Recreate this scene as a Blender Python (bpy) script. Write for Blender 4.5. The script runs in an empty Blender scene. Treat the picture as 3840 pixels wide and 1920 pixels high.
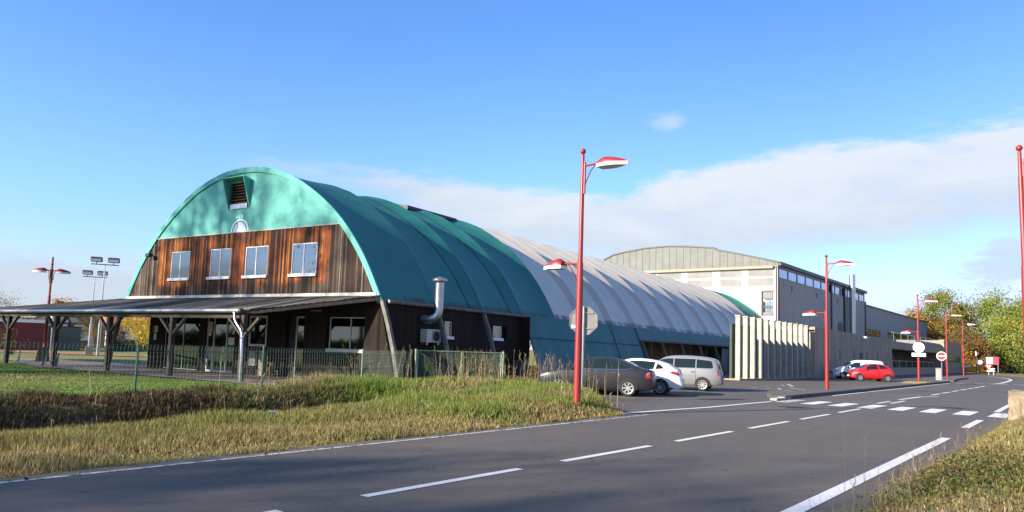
import bpy, bmesh, math, random
import numpy as np
from mathutils import Vector, Matrix, Euler
R = math.radians
random.seed(7); rng = np.random.default_rng(7)
scn = bpy.context.scene
COL = scn.collection

# ------------------------------------------------------------------ camera
cd = bpy.data.cameras.new('camera'); cam = bpy.data.objects.new('camera', cd); COL.objects.link(cam)
cd.sensor_width = 36.0; cd.lens = 36.0 * 2775.26 / 3840.0
cd.shift_y = (1050.76 - 960.0) / 3840.0
cd.clip_start = 0.1; cd.clip_end = 3000
CAMZ = 1.65
M = Matrix.Rotation(R(38.036), 4, 'Z') @ Matrix.Rotation(R(90 + 5.292), 4, 'X') @ Matrix.Rotation(R(1.9227), 4, 'Z')
cam.matrix_world = Matrix.Translation((0, 0, CAMZ)) @ M
scn.camera = cam

# ------------------------------------------------------------------ light
SUN_EL, SUN_AZ = 21.5, 20.0        # azimuth: degrees from -Y towards -X
sdir = Vector((-math.sin(R(SUN_AZ)) * math.cos(R(SUN_EL)), -math.cos(R(SUN_AZ)) * math.cos(R(SUN_EL)), math.sin(R(SUN_EL))))
sl = bpy.data.lights.new('sun', 'SUN'); sl.energy = 5.0; sl.angle = R(0.8); sl.color = (1.0, 0.90, 0.76)
so = bpy.data.objects.new('sun', sl); COL.objects.link(so)
so.rotation_euler = sdir.to_track_quat('Z', 'Y').to_euler()
scn.view_settings.view_transform = 'Standard'; scn.view_settings.look = 'None'
scn.view_settings.exposure = 1.25; scn.view_settings.gamma = 1.0; scn.view_settings.use_curve_mapping = False

world = bpy.data.worlds.new('World'); scn.world = world; world.use_nodes = True
W = world.node_tree; W.nodes.clear()
def wn(t, **k):
    n = W.nodes.new(t)
    for a, b in k.items(): setattr(n, a, b)
    return n
def wm(op, a, b=None, c=None):
    n = wn('ShaderNodeMath', operation=op)
    for i, v in enumerate((a, b, c)):
        if v is None: continue
        if isinstance(v, (int, float)): n.inputs[i].default_value = v
        else: W.links.new(v, n.inputs[i])
    return n.outputs[0]
def wsmooth(x, a, b):
    n = wn('ShaderNodeMapRange', interpolation_type='SMOOTHSTEP')
    W.links.new(x, n.inputs[0]); n.inputs[1].default_value = a; n.inputs[2].default_value = b
    n.inputs[3].default_value = 0; n.inputs[4].default_value = 1
    return n.outputs[0]
sky = wn('ShaderNodeTexSky', sky_type='NISHITA'); sky.sun_disc = False
sky.sun_elevation = R(SUN_EL); sky.sun_rotation = R(180 + SUN_AZ)
sky.air_density = 1.0; sky.dust_density = 0.25; sky.ozone_density = 3.0; sky.altitude = 100
tc = wn('ShaderNodeTexCoord'); sp = wn('ShaderNodeSeparateXYZ'); W.links.new(tc.outputs['Generated'], sp.inputs[0])
X_, Y_, Z_ = sp.outputs
az = wm('MULTIPLY', wm('ARCTAN2', wm('MULTIPLY', X_, -1.0), Y_), 57.2958)      # degrees left of the road's direction
el = wm('MULTIPLY', wm('ARCSINE', Z_), 57.2958)
cmb = wn('ShaderNodeCombineXYZ'); W.links.new(wm('MULTIPLY', az, 0.05), cmb.inputs[0]); W.links.new(wm('MULTIPLY', el, 0.14), cmb.inputs[1])
def wnoise(scale, detail, rough, dist=0.0):
    n = wn('ShaderNodeTexNoise'); W.links.new(cmb.outputs[0], n.inputs['Vector'])
    n.inputs['Scale'].default_value = scale; n.inputs['Detail'].default_value = detail
    n.inputs['Roughness'].default_value = rough; n.inputs['Distortion'].default_value = dist
    return wm('SUBTRACT', n.outputs['Fac'], 0.5)
n1 = wnoise(1.6, 8, 0.62, 0.4); n2 = wnoise(5.0, 7, 0.65)
def curve(pts, lo, hi, vlo, vhi):          # value over azimuth
    mr = wn('ShaderNodeMapRange'); W.links.new(az, mr.inputs[0]); mr.inputs[1].default_value = lo; mr.inputs[2].default_value = hi
    fc = wn('ShaderNodeFloatCurve'); W.links.new(mr.outputs[0], fc.inputs['Value'])
    cu = fc.mapping.curves[0]
    P = [((a - lo) / (hi - lo), (v - vlo) / (vhi - vlo)) for a, v in pts]
    cu.points[0].location = P[0]; cu.points[1].location = P[-1]
    for p in P[1:-1]: cu.points.new(*p)
    fc.mapping.update()
    return wm('MULTIPLY_ADD', fc.outputs[0], vhi - vlo, vlo)
top = curve([(-20, 16), (0, 16.2), (4, 15.8), (10, 15.3), (15, 14.9), (21, 14.2), (26, 13.3), (31, 12.2), (38, 12.4), (45, 13.0), (55, 13.3), (60, 12.4), (80, 9)], -20, 80, 0, 20)
bot = curve([(-20, 8), (0, 8.2), (4, 8.3), (10, 7.6), (15, 7.4), (22, 6.8), (30, 6.2), (36, 6.8), (42, 8.6), (50, 10.8), (60, 11.8), (80, 12)], -20, 80, 0, 20)
wob = wm('MULTIPLY', n1, 3.0); wob2 = wm('MULTIPLY', n2, 2.8)
t = wm('ADD', wm('ADD', wm('SUBTRACT', top, el), wob), wob2)
b = wm('ADD', wm('SUBTRACT', el, bot), wm('MULTIPLY', n1, 5.0))
bank = wm('MULTIPLY', wsmooth(t, -0.45, 0.9), wsmooth(b, -1.2, 2.2))
bank = wm('MULTIPLY', bank, wsmooth(az, 62.0, 46.0))
hole = wsmooth(wm('ADD', wm('MULTIPLY', n2, 1.0), wm('MULTIPLY', n1, .8)), -0.42, -0.05)
bank = wm('MULTIPLY', bank, wm('ADD', 0.50, wm('MULTIPLY', hole, 0.45)))
low1 = wm('MULTIPLY', wsmooth(wm('ADD', wm('SUBTRACT', 5.2, el), wm('MULTIPLY', n1, 7.0)), -0.6, 1.6), wm('ADD', .45, wm('MULTIPLY', wsmooth(az, 50.0, 66.0), .4)))   # low banks on the horizon
puff = wm('MULTIPLY', wsmooth(wm('ADD', wm('SUBTRACT', 2.0, wm('POWER', wm('ADD', wm('POWER', wm('MULTIPLY', wm('SUBTRACT', az, 3.5), 0.55), 2.0), wm('POWER', wm('MULTIPLY', wm('SUBTRACT', el, 6.4), 1.0), 2.0)), 0.5)), wm('MULTIPLY', n2, 5.0)), -0.4, 1.2), 0.8)
puff2 = wm('MULTIPLY', wsmooth(wm('ADD', wm('SUBTRACT', 0.9, wm('POWER', wm('ADD', wm('POWER', wm('MULTIPLY', wm('SUBTRACT', az, 26.2), 0.6), 2.0), wm('POWER', wm('MULTIPLY', wm('SUBTRACT', el, 17.3), 1.2), 2.0)), 0.5)), wm('MULTIPLY', n2, 2.8)), -0.2, 1.3), 0.45)
cm = wm('MAXIMUM', wm('MAXIMUM', bank, low1), wm('MAXIMUM', puff, puff2))
shade = wsmooth(wm('ADD', wm('ADD', wm('MULTIPLY', wm('SUBTRACT', el, bot), 0.10), wm('MULTIPLY', n1, 1.4)), wm('MULTIPLY', n2, .7)), -0.25, 0.85)
cc = wn('ShaderNodeMixRGB'); W.links.new(shade, cc.inputs[0])
cc.inputs[1].default_value = (2.00, 2.30, 2.72, 1); cc.inputs[2].default_value = (2.72, 2.88, 3.05, 1)   # shaded base, lit top
tint = wn('ShaderNodeMixRGB', blend_type='MULTIPLY'); tint.inputs[0].default_value = 1.0
W.links.new(sky.outputs[0], tint.inputs[1])
tr_ = wn('ShaderNodeMixRGB'); W.links.new(wsmooth(el, 13.0, 26.0), tr_.inputs[0]); tr_.inputs[1].default_value = (.64, .655, .72, 1); tr_.inputs[2].default_value = (.52, .735, 1.0, 1)
trm = wn('ShaderNodeMixRGB'); W.links.new(wsmooth(el, 0.0, 12.0), trm.inputs[0]); trm.inputs[1].default_value = (.66, .57, .68, 1); trm.inputs[2].default_value = (.655, .775, .98, 1)
W.links.new(trm.outputs[0], tr_.inputs[1])
tr2 = wn('ShaderNodeMixRGB'); W.links.new(wsmooth(el, 28.0, 45.0), tr2.inputs[0]); W.links.new(tr_.outputs[0], tr2.inputs[1]); tr2.inputs[2].default_value = (.80, .93, .93, 1)
tra = wn('ShaderNodeMixRGB', blend_type='MULTIPLY'); W.links.new(wsmooth(az, 42.0, 8.0), tra.inputs[0]); W.links.new(tr2.outputs[0], tra.inputs[1]); tra.inputs[2].default_value = (.86, .84, 1.0, 1)
W.links.new(tra.outputs[0], tint.inputs[2])
SKYTINT = tint
mx = wn('ShaderNodeMixRGB'); W.links.new(cm, mx.inputs[0]); W.links.new(tint.outputs[0], mx.inputs[1]); W.links.new(cc.outputs[0], mx.inputs[2])
bg = wn('ShaderNodeBackground'); W.links.new(mx.outputs[0], bg.inputs[0]); bg.inputs[1].default_value = 0.13
wo = wn('ShaderNodeOutputWorld'); W.links.new(bg.outputs[0], wo.inputs[0])

# ------------------------------------------------------------------ helpers: objects
def tag(o, label=None, cat=None, group=None, kind=None):
    if label: o['label'] = label
    if cat: o['category'] = cat
    if group: o['group'] = group
    if kind: o['kind'] = kind
    return o
def empty(name, loc=(0, 0, 0), rz=0.0, **k):
    o = bpy.data.objects.new(name, None); COL.objects.link(o); o.location = loc; o.rotation_euler = (0, 0, rz)
    o.empty_display_size = 0.3
    return tag(o, **k)
def kids(o): return list(o.children)
def copy_tree(o, parent=None):
    c = o.copy(); COL.objects.link(c)
    if parent: c.parent = parent
    for ch in kids(o): copy_tree(ch, c)
    return c
class MB:
    def __init__(s): s.v = []; s.f = []; s.mi = []
    def add(s, vs, fs, mi=0):
        n = len(s.v); s.v += [tuple(p) for p in vs]; s.f += [tuple(i + n for i in f) for f in fs]; s.mi += [mi] * len(fs); return s
    def box(s, x0, y0, z0, x1, y1, z1, mi=0):
        x0, x1 = min(x0, x1), max(x0, x1); y0, y1 = min(y0, y1), max(y0, y1); z0, z1 = min(z0, z1), max(z0, z1)
        return s.add([(x0, y0, z0), (x1, y0, z0), (x1, y1, z0), (x0, y1, z0), (x0, y0, z1), (x1, y0, z1), (x1, y1, z1), (x0, y1, z1)],
              [(0, 3, 2, 1), (4, 5, 6, 7), (0, 1, 5, 4), (1, 2, 6, 5), (2, 3, 7, 6), (3, 0, 4, 7)], mi)
    def bar(s, a, b, w, h, up=(0, 0, 1), mi=0):      # square bar from a to b
        a = Vector(a); b = Vector(b); d = (b - a).normalized(); up = Vector(up)
        if abs(d.dot(up)) > 0.98: up = Vector((1, 0, 0))
        x = d.cross(up).normalized(); u = x.cross(d).normalized()
        vs = [p + x * (sx * w / 2) + u * (sy * h / 2) for p in (a, b) for sx, sy in ((-1, -1), (1, -1), (1, 1), (-1, 1))]
        return s.add(vs, [(0, 1, 2, 3), (7, 6, 5, 4), (0, 4, 5, 1), (1, 5, 6, 2), (2, 6, 7, 3), (3, 7, 4, 0)], mi)
    def tube(s, pts, rad, n=10, mi=0, cap=True):
        pts = [Vector(p) for p in pts]; rs = rad if hasattr(rad, '__len__') else [rad] * len(pts)
        base = len(s.v); x = None
        for i, p in enumerate(pts):
            d = (pts[min(i + 1, len(pts) - 1)] - pts[max(i - 1, 0)])
            d = d.normalized() if d.length > 1e-9 else Vector((0, 0, 1))
            if x is None:
                x = d.orthogonal().normalized()
            x = (x - d * x.dot(d)).normalized(); y = d.cross(x)
            for k in range(n):
                a = 2 * math.pi * k / n; s.v.append(tuple(p + (x * math.cos(a) + y * math.sin(a)) * rs[i]))
        for i in range(len(pts) - 1):
            for k in range(n):
                a = base + i * n + k; b2 = base + i * n + (k + 1) % n
                s.f.append((a, b2, b2 + n, a + n)); s.mi.append(mi)
        if cap:
            s.f.append(tuple(base + k for k in range(n))[::-1]); s.f.append(tuple(base + (len(pts) - 1) * n + k for k in range(n))); s.mi += [mi, mi]
        return s
    def prism(s, poly, axis, a, b, mi=0):          # 2-D polygon extruded along axis 'x','y','z'
        def P(u, v, w): return {'x': (w, u, v), 'y': (u, w, v), 'z': (u, v, w)}[axis]
        n = len(poly); vs = [P(u, v, a) for u, v in poly] + [P(u, v, b) for u, v in poly]
        return s.add(vs, [tuple(range(n))[::-1], tuple(range(n, 2 * n))] + [(i, (i + 1) % n, n + (i + 1) % n, n + i) for i in range(n)], mi)
    def lathe(s, prof, c=(0, 0, 0), axis='z', n=20, mi=0):
        base = len(s.v)
        for r, h in prof:
            for k in range(n):
                a = 2 * math.pi * k / n; u, v = r * math.cos(a), r * math.sin(a)
                p = {'z': (u, v, h), 'y': (u, h, v), 'x': (h, u, v)}[axis]
                s.v.append((p[0] + c[0], p[1] + c[1], p[2] + c[2]))
        for i in range(len(prof) - 1):
            for k in range(n):
                a = base + i * n + k; b2 = base + i * n + (k + 1) % n; s.f.append((a, b2, b2 + n, a + n)); s.mi.append(mi)
        return s
    def build(s, name, mats, parent=None, smooth=False, bevel=0, **k):
        me = bpy.data.meshes.new(name); me.from_pydata(s.v, [], s.f)
        if not isinstance(mats, (list, tuple)): mats = [mats]
        for m in mats: me.materials.append(m)
        if len(mats) > 1: me.polygons.foreach_set('material_index', s.mi)
        bm = bmesh.new(); bm.from_mesh(me); bmesh.ops.recalc_face_normals(bm, faces=bm.faces)
        if bevel: bmesh.ops.bevel(bm, geom=list(bm.edges), offset=bevel, segments=1, affect='EDGES')
        bm.to_mesh(me); bm.free()
        if smooth:
            me.polygons.foreach_set('use_smooth', [True] * len(me.polygons))
            if smooth != 'all': me.set_sharp_from_angle(angle=R(40))
        o = bpy.data.objects.new(name, me); COL.objects.link(o)
        if parent: o.parent = parent
        return tag(o, **k)

# ------------------------------------------------------------------ helpers: materials
class NT:
    def __init__(s, name):
        s.m = bpy.data.materials.new(name); s.m.use_nodes = True; s.t = s.m.node_tree
        s.b = s.t.nodes['Principled BSDF']; s.co = s.n('ShaderNodeTexCoord').outputs['Object']
    def n(s, t, **k):
        x = s.t.nodes.new(t)
        for a, b in k.items(): setattr(x, a, b)
        return x
    def l(s, a, b): s.t.links.new(a, b)
    def setv(s, inp, v):
        if isinstance(v, (int, float)): inp.default_value = v
        elif isinstance(v, (tuple, list)): inp.default_value = tuple(v) + ((1,) if len(v) == 3 and len(inp.default_value) == 4 else ())
        else: s.l(v, inp)
    def math(s, op, *a):
        x = s.n('ShaderNodeMath', operation=op)
        for i, v in enumerate(a): s.setv(x.inputs[i], v)
        return x.outputs[0]
    def noise(s, scale, detail=4, rough=0.55, vec=None, sc=None, dist=0):
        x = s.n('ShaderNodeTexNoise'); x.inputs['Scale'].default_value = scale; x.inputs['Detail'].default_value = detail
        x.inputs['Roughness'].default_value = rough; x.inputs['Distortion'].default_value = dist
        v = vec or s.co
        if sc:
            mp = s.n('ShaderNodeMapping'); mp.inputs['Scale'].default_value = sc; s.l(v, mp.inputs[0]); v = mp.outputs[0]
        s.l(v, x.inputs['Vector']); return x.outputs['Fac']
    def step(s, x, a, b, lo=0.0, hi=1.0):
        r = s.n('ShaderNodeMapRange', interpolation_type='SMOOTHSTEP'); s.setv(r.inputs[0], x)
        r.inputs[1].default_value = a; r.inputs[2].default_value = b; r.inputs[3].default_value = lo; r.inputs[4].default_value = hi
        return r.outputs[0]
    def mix(s, f, a, b, mode='MIX'):
        x = s.n('ShaderNodeMixRGB', blend_type=mode); s.setv(x.inputs[0], f); s.setv(x.inputs[1], a); s.setv(x.inputs[2], b); return x.outputs[0]
    def xyz(s, v=None):
        x = s.n('ShaderNodeSeparateXYZ'); s.l(v or s.co, x.inputs[0]); return x.outputs
    def white(s, w):
        x = s.n('ShaderNodeTexWhiteNoise', noise_dimensions='1D'); s.setv(x.inputs['W'], w); return x.outputs[0]
    def bump(s, h, st=0.3, d=0.01):
        x = s.n('ShaderNodeBump'); x.inputs['Strength'].default_value = st; x.inputs['Distance'].default_value = d
        s.l(h, x.inputs['Height']); s.l(x.outputs[0], s.b.inputs['Normal'])
    def out(s, col=None, rough=0.8, metal=0.0, spec=None):
        if col is not None: s.setv(s.b.inputs['Base Color'], col)
        s.setv(s.b.inputs['Roughness'], rough); s.b.inputs['Metallic'].default_value = metal
        if spec is not None: s.b.inputs['Specular IOR Level'].default_value = spec
        return s.m
def pm(name, c1, c2=None, scale=3.0, rough=0.7, metal=0.0, bump=0.0, bscale=30, spec=None, sc=None, coat=0):
    n = NT(name)
    c = c1
    if c2: c = n.mix(n.step(n.noise(scale, 5, 0.6, sc=sc), 0.3, 0.7), c1, c2)
    if bump: n.bump(n.noise(bscale, 4), bump)
    if coat: n.b.inputs['Coat Weight'].default_value = coat; n.b.inputs['Coat Roughness'].default_value = 0.06
    return n.out(c, rough, metal, spec)

# asphalt
def asphalt(name, base, patch, sparkle=0.5):
    n = NT(name)
    big = n.noise(0.22, 4, 0.6); stripe = n.noise(1.0, 3, 0.5, sc=(1.6, 0.07, 1))
    fine = n.noise(42, 4, 0.8); mid = n.noise(6, 5, 0.75)
    c = n.mix(n.step(big, 0.3, 0.7), base, patch)
    c = n.mix(n.step(stripe, 0.35, 0.7, 0, 0.35), c, tuple(x * 0.72 for x in base))
    c = n.mix(n.step(mid, 0.4, 0.75, 0, 0.35), c, tuple(x * 0.6 for x in base))
    c = n.mix(n.step(fine, 0.56, 0.70, 0, sparkle), c, (0.36, 0.33, 0.30))
    c = n.mix(n.step(fine, 0.44, 0.30, 0, 0.75), c, tuple(x * 0.35 for x in base))
    cr = n.math('ABSOLUTE', n.math('SUBTRACT', n.noise(0.35, 6, 0.62, dist=.6), 0.5)); c = n.mix(n.step(cr, 0.0035, 0.0012, 0, 0.55), c, (0.02, 0.02, 0.02))
    sp2 = n.noise(19, 5, 0.85); c = n.mix(n.step(sp2, .58, .72, 0, .30), c, (.24, .22, .20)); c = n.mix(n.step(sp2, .42, .30, 0, .35), c, tuple(x * .5 for x in base))
    n.bump(fine, 0.5, 0.004)
    return n.out(c, 0.86, 0, 0.35)
M_ROAD = asphalt('road_asphalt', (0.112, 0.093, 0.077), (0.095, 0.080, 0.069))
M_PARK = asphalt('parking_asphalt', (0.110, 0.093, 0.077), (0.090, 0.078, 0.066), 0.3)
def paint_mat():
    n = NT('road_paint'); w = n.noise(9, 6, 0.75); f = n.noise(60, 4, 0.7)
    c = n.mix(n.step(w, 0.35, 0.7), (0.70, 0.67, 0.64), (0.60, 0.56, 0.52))
    c = n.mix(n.step(n.math('ADD', w, n.math('MULTIPLY', f, 0.6)), 0.93, 1.05, 0, 0.9), c, (0.12, 0.115, 0.11))
    return n.out(c, 0.6)
M_PAINT = paint_mat()
def worn_and_sun_paint():
    n = NT('worn_paint_and_sun_streaks'); w = n.noise(5, 6, 0.75); f = n.noise(60, 4, 0.7)
    c = n.mix(n.step(n.math('ADD', w, n.math('MULTIPLY', f, 0.5)), 0.70, 0.86), (0.52, 0.50, 0.46), (0.11, 0.105, 0.10))
    return n.out(c, 0.7)
M_WORN_AND_SUN = worn_and_sun_paint()  # worn lines; also colours the painted sunlight streaks on the parking
# terrain: lawns, verge, ditch soil
def terrain_mat():
    n = NT('soil_and_turf'); x, y, z = n.xyz()
    a = n.noise(0.5, 5, 0.6); b = n.noise(9, 6, 0.7); c0 = n.noise(45, 4, 0.7)
    green = n.mix(n.step(b, 0.3, 0.7), (0.10, 0.16, 0.025), (0.16, 0.20, 0.045))
    dry = n.mix(n.step(b, 0.3, 0.7), (0.28, 0.22, 0.10), (0.19, 0.16, 0.065))
    soil = n.mix(n.step(b, 0.3, 0.7), (0.050, 0.036, 0.022), (0.10, 0.075, 0.045))
    f = n.step(n.math('ADD', x, n.math('MULTIPLY', n.math('SUBTRACT', a, 0.5), 2.0)), -19.9, -20.6)     # beyond the ditch: lawn
    c = n.mix(f, dry, green)
    far = n.step(n.math('ADD', n.math('MULTIPLY', x, -1.0), n.math('MULTIPLY', a, 6)), 47, 52)
    c = n.mix(n.math('MULTIPLY', far, 0.6), c, (0.26, 0.23, 0.10))
    c = n.mix(n.step(z, -0.10, -0.32), c, soil)
    c = n.mix(n.step(c0, 0.55, 0.75, 0, 0.4), c, (0.05, 0.05, 0.02))
    n.bump(n.math('ADD', b, c0), 0.7, 0.05)
    return n.out(c, 0.95, 0, 0.1)
M_TERR = terrain_mat()
M_SLAB = pm('terrace_concrete', (0.25, 0.19, 0.15), (0.19, 0.15, 0.12), 2.0, 0.85, bump=0.3)
M_TRACK = pm('red_track', (0.36, 0.13, 0.075), (0.30, 0.10, 0.06), 1.0, 0.9)
M_KERB = pm('kerb_concrete', (0.13, 0.115, 0.095), (0.06, 0.055, 0.045), 4.0, 0.9, bump=0.5)
M_KERBL = pm('pale_kerb_stone', (0.45, 0.40, 0.33), (0.30, 0.26, 0.21), 5.0, 0.9, bump=0.5)
def blades_mat(name, trans=0.25):
    n = NT(name); a = n.n('ShaderNodeAttribute', attribute_name='Col')
    n.out(a.outputs['Color'], 0.75, 0, 0.15)
    tr = n.n('ShaderNodeBsdfTranslucent'); n.l(a.outputs['Color'], tr.inputs[0])
    ms = n.n('ShaderNodeMixShader'); ms.inputs[0].default_value = trans
    o = n.t.nodes['Material Output']; n.l(n.b.outputs[0], ms.inputs[1]); n.l(tr.outputs[0], ms.inputs[2]); n.l(ms.outputs[0], o.inputs[0])
    return n.m
M_BLADE = blades_mat('grass_blades', 0.3)
M_LEAF = blades_mat('tree_leaves', 0.35)
M_BARK = pm('bark', (0.10, 0.08, 0.06), (0.06, 0.05, 0.04), 8, 0.95, bump=0.6)
# building
def wood_wall(name, dark, orange, dirty, amt, lift=3.6):
    n = NT(name); x, y, z = n.xyz()
    pi = n.math('FLOOR', n.math('DIVIDE', n.math('ADD', x, y), 0.115)); wr = n.white(pi)
    cmb2 = n.n('ShaderNodeCombineXYZ'); n.l(n.math('ADD', n.math('MULTIPLY', x, 9.0), n.math('MULTIPLY', pi, 3.7)), cmb2.inputs[0]); n.l(n.math('MULTIPLY', z, 0.9), cmb2.inputs[2]); n.l(y, cmb2.inputs[1])
    gr = n.noise(1.0, 6, 0.7, vec=cmb2.outputs[0])
    patch = n.noise(0.55, 4, 0.6, sc=(1, 1, 0.6)); bl = n.noise(2.3, 5, 0.65)
    mask = n.math('ADD', n.math('MULTIPLY', gr, 0.60), n.math('MULTIPLY', wr, 0.42))
    mask = n.math('ADD', mask, n.math('MULTIPLY', n.math('SUBTRACT', patch, 0.5), 1.5))
    ex = n.step(n.math('ABSOLUTE', n.math('ADD', x, 5.3)), 6.0, 7.2, -0.10, 0.50)
    ez = n.math('ADD', n.step(z, 4.55, 4.0, 0, 0.42), n.step(z, 6.35, 6.95, 0, 0.16))
    mask = n.math('SUBTRACT', mask, n.math('ADD', ex, ez))
    dk = n.mix(n.step(n.math('ADD', n.math('MULTIPLY', gr, .7), n.math('MULTIPLY', wr, .45)), .45, .80), dark, tuple(v * lift for v in dark))
    c = n.mix(n.step(mask, 0.36, 0.66, 0, amt), dk, orange)
    c = n.mix(n.step(mask, 0.62, 0.88, 0, amt * 0.8), c, (0.52, 0.21, 0.055))
    c = n.mix(n.step(bl, 0.55, 0.72, 0, 0.75), c, dirty)
    c = n.mix(n.step(wr, 0.55, 0.0, 0, 0.55), c, tuple(v * .8 for v in dark))
    fr = n.math('FRACT', n.math('DIVIDE', n.math('ADD', x, y), 0.115))
    g = n.math('ABSOLUTE', n.math('SUBTRACT', fr, 0.5))
    c = n.mix(n.step(g, 0.42, 0.49, 0, 0.85), c, (0.008, 0.006, 0.005))
    h = n.math('ADD', n.math('MULTIPLY', n.step(g, 0.49, 0.41), 1.0), n.math('MULTIPLY', gr, 0.3))
    n.bump(h, 0.6, 0.012)
    return n.out(c, 0.8, 0, 0.2)
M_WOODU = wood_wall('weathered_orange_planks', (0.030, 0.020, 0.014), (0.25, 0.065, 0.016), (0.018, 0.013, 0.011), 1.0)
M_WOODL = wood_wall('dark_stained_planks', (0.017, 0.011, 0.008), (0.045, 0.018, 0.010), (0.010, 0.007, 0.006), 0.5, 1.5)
M_BEAM = pm('weathered_timber', (0.072, 0.054, 0.037), (0.034, 0.026, 0.020), 3, 0.85, bump=0.4, sc=(6, 6, 1))
M_GLU = pm('grey_glulam_timber', (0.19, 0.165, 0.14), (0.11, 0.095, 0.08), 3, 0.85, bump=0.3)
def fabric(name, c1, c2, mould):
    n = NT(name); x, y, z = n.xyz()
    a = n.noise(0.8, 5, 0.6); s = n.noise(1.0, 4, 0.6, sc=(0.4, 3.0, 0.5)); f = n.noise(2.2, 5, 0.65, sc=(1, 1, 4.0))
    c = n.mix(n.step(a, 0.3, 0.7), c1, c2)
    c = n.mix(n.step(s, 0.5, 0.75, 0, 0.3), c, tuple(v * 0.75 for v in c1))
    zz = n.math('ADD', z, n.math('MULTIPLY', n.math('SUBTRACT', f, 0.5), 0.30))
    m = n.math('MULTIPLY', n.step(zz, 3.86, 3.66), n.step(n.noise(1.6, 3, 0.6, sc=(0.2, 1, 0.2)), 0.35, 0.55))
    m = n.math('MULTIPLY', m, n.step(z, 3.45, 3.47)) if mould else 0.0
    c = n.mix(n.math('MULTIPLY', m, 0.8) if mould else 0.0, c, (0.045, 0.05, 0.03))
    n.bump(n.noise(1.2, 3, 0.5), 0.15, 0.05)
    return n.out(c, 0.55, 0, 0.3)
M_TEAL = fabric('green_teal_membrane', (0.024, 0.150, 0.130), (0.030, 0.172, 0.150), True)
M_TEALG = fabric('green_gable_membrane', (0.105, 0.40, 0.325), (0.090, 0.355, 0.29), False)
M_TEALB = fabric('overlap_teal_membrane', (0.018, 0.135, 0.122), (0.024, 0.155, 0.138), True)
M_WHITE = fabric('white_membrane', (0.56, 0.545, 0.455), (0.50, 0.49, 0.42), True)
M_WHITEB = fabric('dirty_white_overlap', (0.44, 0.395, 0.34), (0.40, 0.36, 0.315), True)
M_SKIRT = fabric('blue_teal_skirt', (0.013, 0.118, 0.115), (0.019, 0.14, 0.135), False)
M_SKIRT2 = pm('grimy_green_skirt', (0.10, 0.17, 0.13), (0.05, 0.10, 0.085), 0.7, 0.8)
M_SEAM = pm('dark_seam', (0.012, 0.02, 0.02), rough=0.8)
M_FLASH = pm('weathered_flashing', (0.52, 0.50, 0.44), (0.30, 0.29, 0.25), 3.5, 0.6)
def tin():
    n = NT('corrugated_dark_roof'); x, y, z = n.xyz(); w = n.white(n.math('FLOOR', n.math('DIVIDE', x, .31))); a = n.noise(1.3, 5, .65, sc=(3, .4, 1))
    c = n.mix(n.step(a, .3, .7), (.10, .085, .07), (.055, .047, .040)); c = n.mix(n.step(w, .45, 1.0, 0, .75), c, (.25, .225, .19)); c = n.mix(n.step(w, .25, 0, 0, .8), c, (.02, .018, .016))
    return n.out(c, .75, 0, .2)
M_TIN = tin()
M_ZINC = pm('zinc', (0.48, 0.48, 0.47), (0.34, 0.34, 0.34), 3, 0.35, 0.75)
M_PVC = pm('white_window_frame', (0.72, 0.71, 0.68), rough=0.4)
M_PVCG = pm('grey_window_frame', (0.52, 0.49, 0.44), (0.44, 0.42, 0.38), 3, 0.5)
M_BLACK = pm('black', (0.010, 0.010, 0.010), rough=0.7)
M_STEEL = pm('galvanised_steel', (0.55, 0.56, 0.57), (0.40, 0.41, 0.42), 5, 0.28, 0.9)
M_DUCT = pm('shiny_duct_metal', (0.50, 0.51, 0.52), (0.36, 0.37, 0.38), 5, 0.34, 0.9)
M_CREAM = pm('cream_casing', (0.50, 0.45, 0.37), rough=0.5)
M_PAPER = pm('paper_notice', (0.62, 0.62, 0.58), rough=0.6)
M_LETTER = pm('white_lettering', (0.85, 0.88, 0.84), rough=0.6)
def glass(name, refl, tcol, fk=.9):
    n = NT(name); t = n.t
    gl = n.n('ShaderNodeBsdfGlossy'); gl.inputs['Roughness'].default_value = 0.03; gl.inputs[0].default_value = (0.9, 0.95, 1, 1)
    tr = n.n('ShaderNodeBsdfTransparent'); tr.inputs[0].default_value = tcol + (1,)
    lw = n.n('ShaderNodeLayerWeight'); lw.inputs[0].default_value = 0.35
    f = n.math('ADD', n.math('MULTIPLY', lw.outputs['Fresnel'], fk), refl)
    ms = n.n('ShaderNodeMixShader'); n.l(f, ms.inputs[0]); n.l(tr.outputs[0], ms.inputs[1]); n.l(gl.outputs[0], ms.inputs[2])
    n.l(ms.outputs[0], t.nodes['Material Output'].inputs[0]); return n.m
M_GLASSU = glass('bright_window_glass', 0.17, (0.92, 0.95, 0.97))
M_GLASSD = glass('dark_window_glass', 0.04, (0.5, 0.55, 0.52), .45)
M_CARGL = glass('car_glass', 0.10, (0.30, 0.36, 0.36))
def blinds():
    n = NT('vertical_blinds'); x, y, z = n.xyz()
    fr = n.math('FRACT', n.math('DIVIDE', x, 0.125)); w = n.white(n.math('FLOOR', n.math('DIVIDE', x, 0.125)))
    c = n.mix(n.step(fr, 0.72, 0.84), (0.88, 0.87, 0.85), (0.42, 0.48, 0.52)); c = n.mix(n.math('MULTIPLY', w, 0.3), c, (0.62, 0.66, 0.67))
    return n.out(c, 0.8)
M_BLIND = blinds()
M_ROOM = pm('dim_interior', (0.60, 0.63, 0.67), rough=0.9)
M_ROOMD = pm('dark_interior', (0.018, 0.02, 0.018), (0.05, 0.045, 0.035), 1.5, 0.9)
M_RED = pm('red_pole_paint', (0.27, 0.019, 0.018), (0.23, 0.018, 0.018), 2.0, 0.42, spec=0.5)
M_REDD = pm('dark_red_bracket', (0.12, 0.02, 0.03), rough=0.5)
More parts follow.
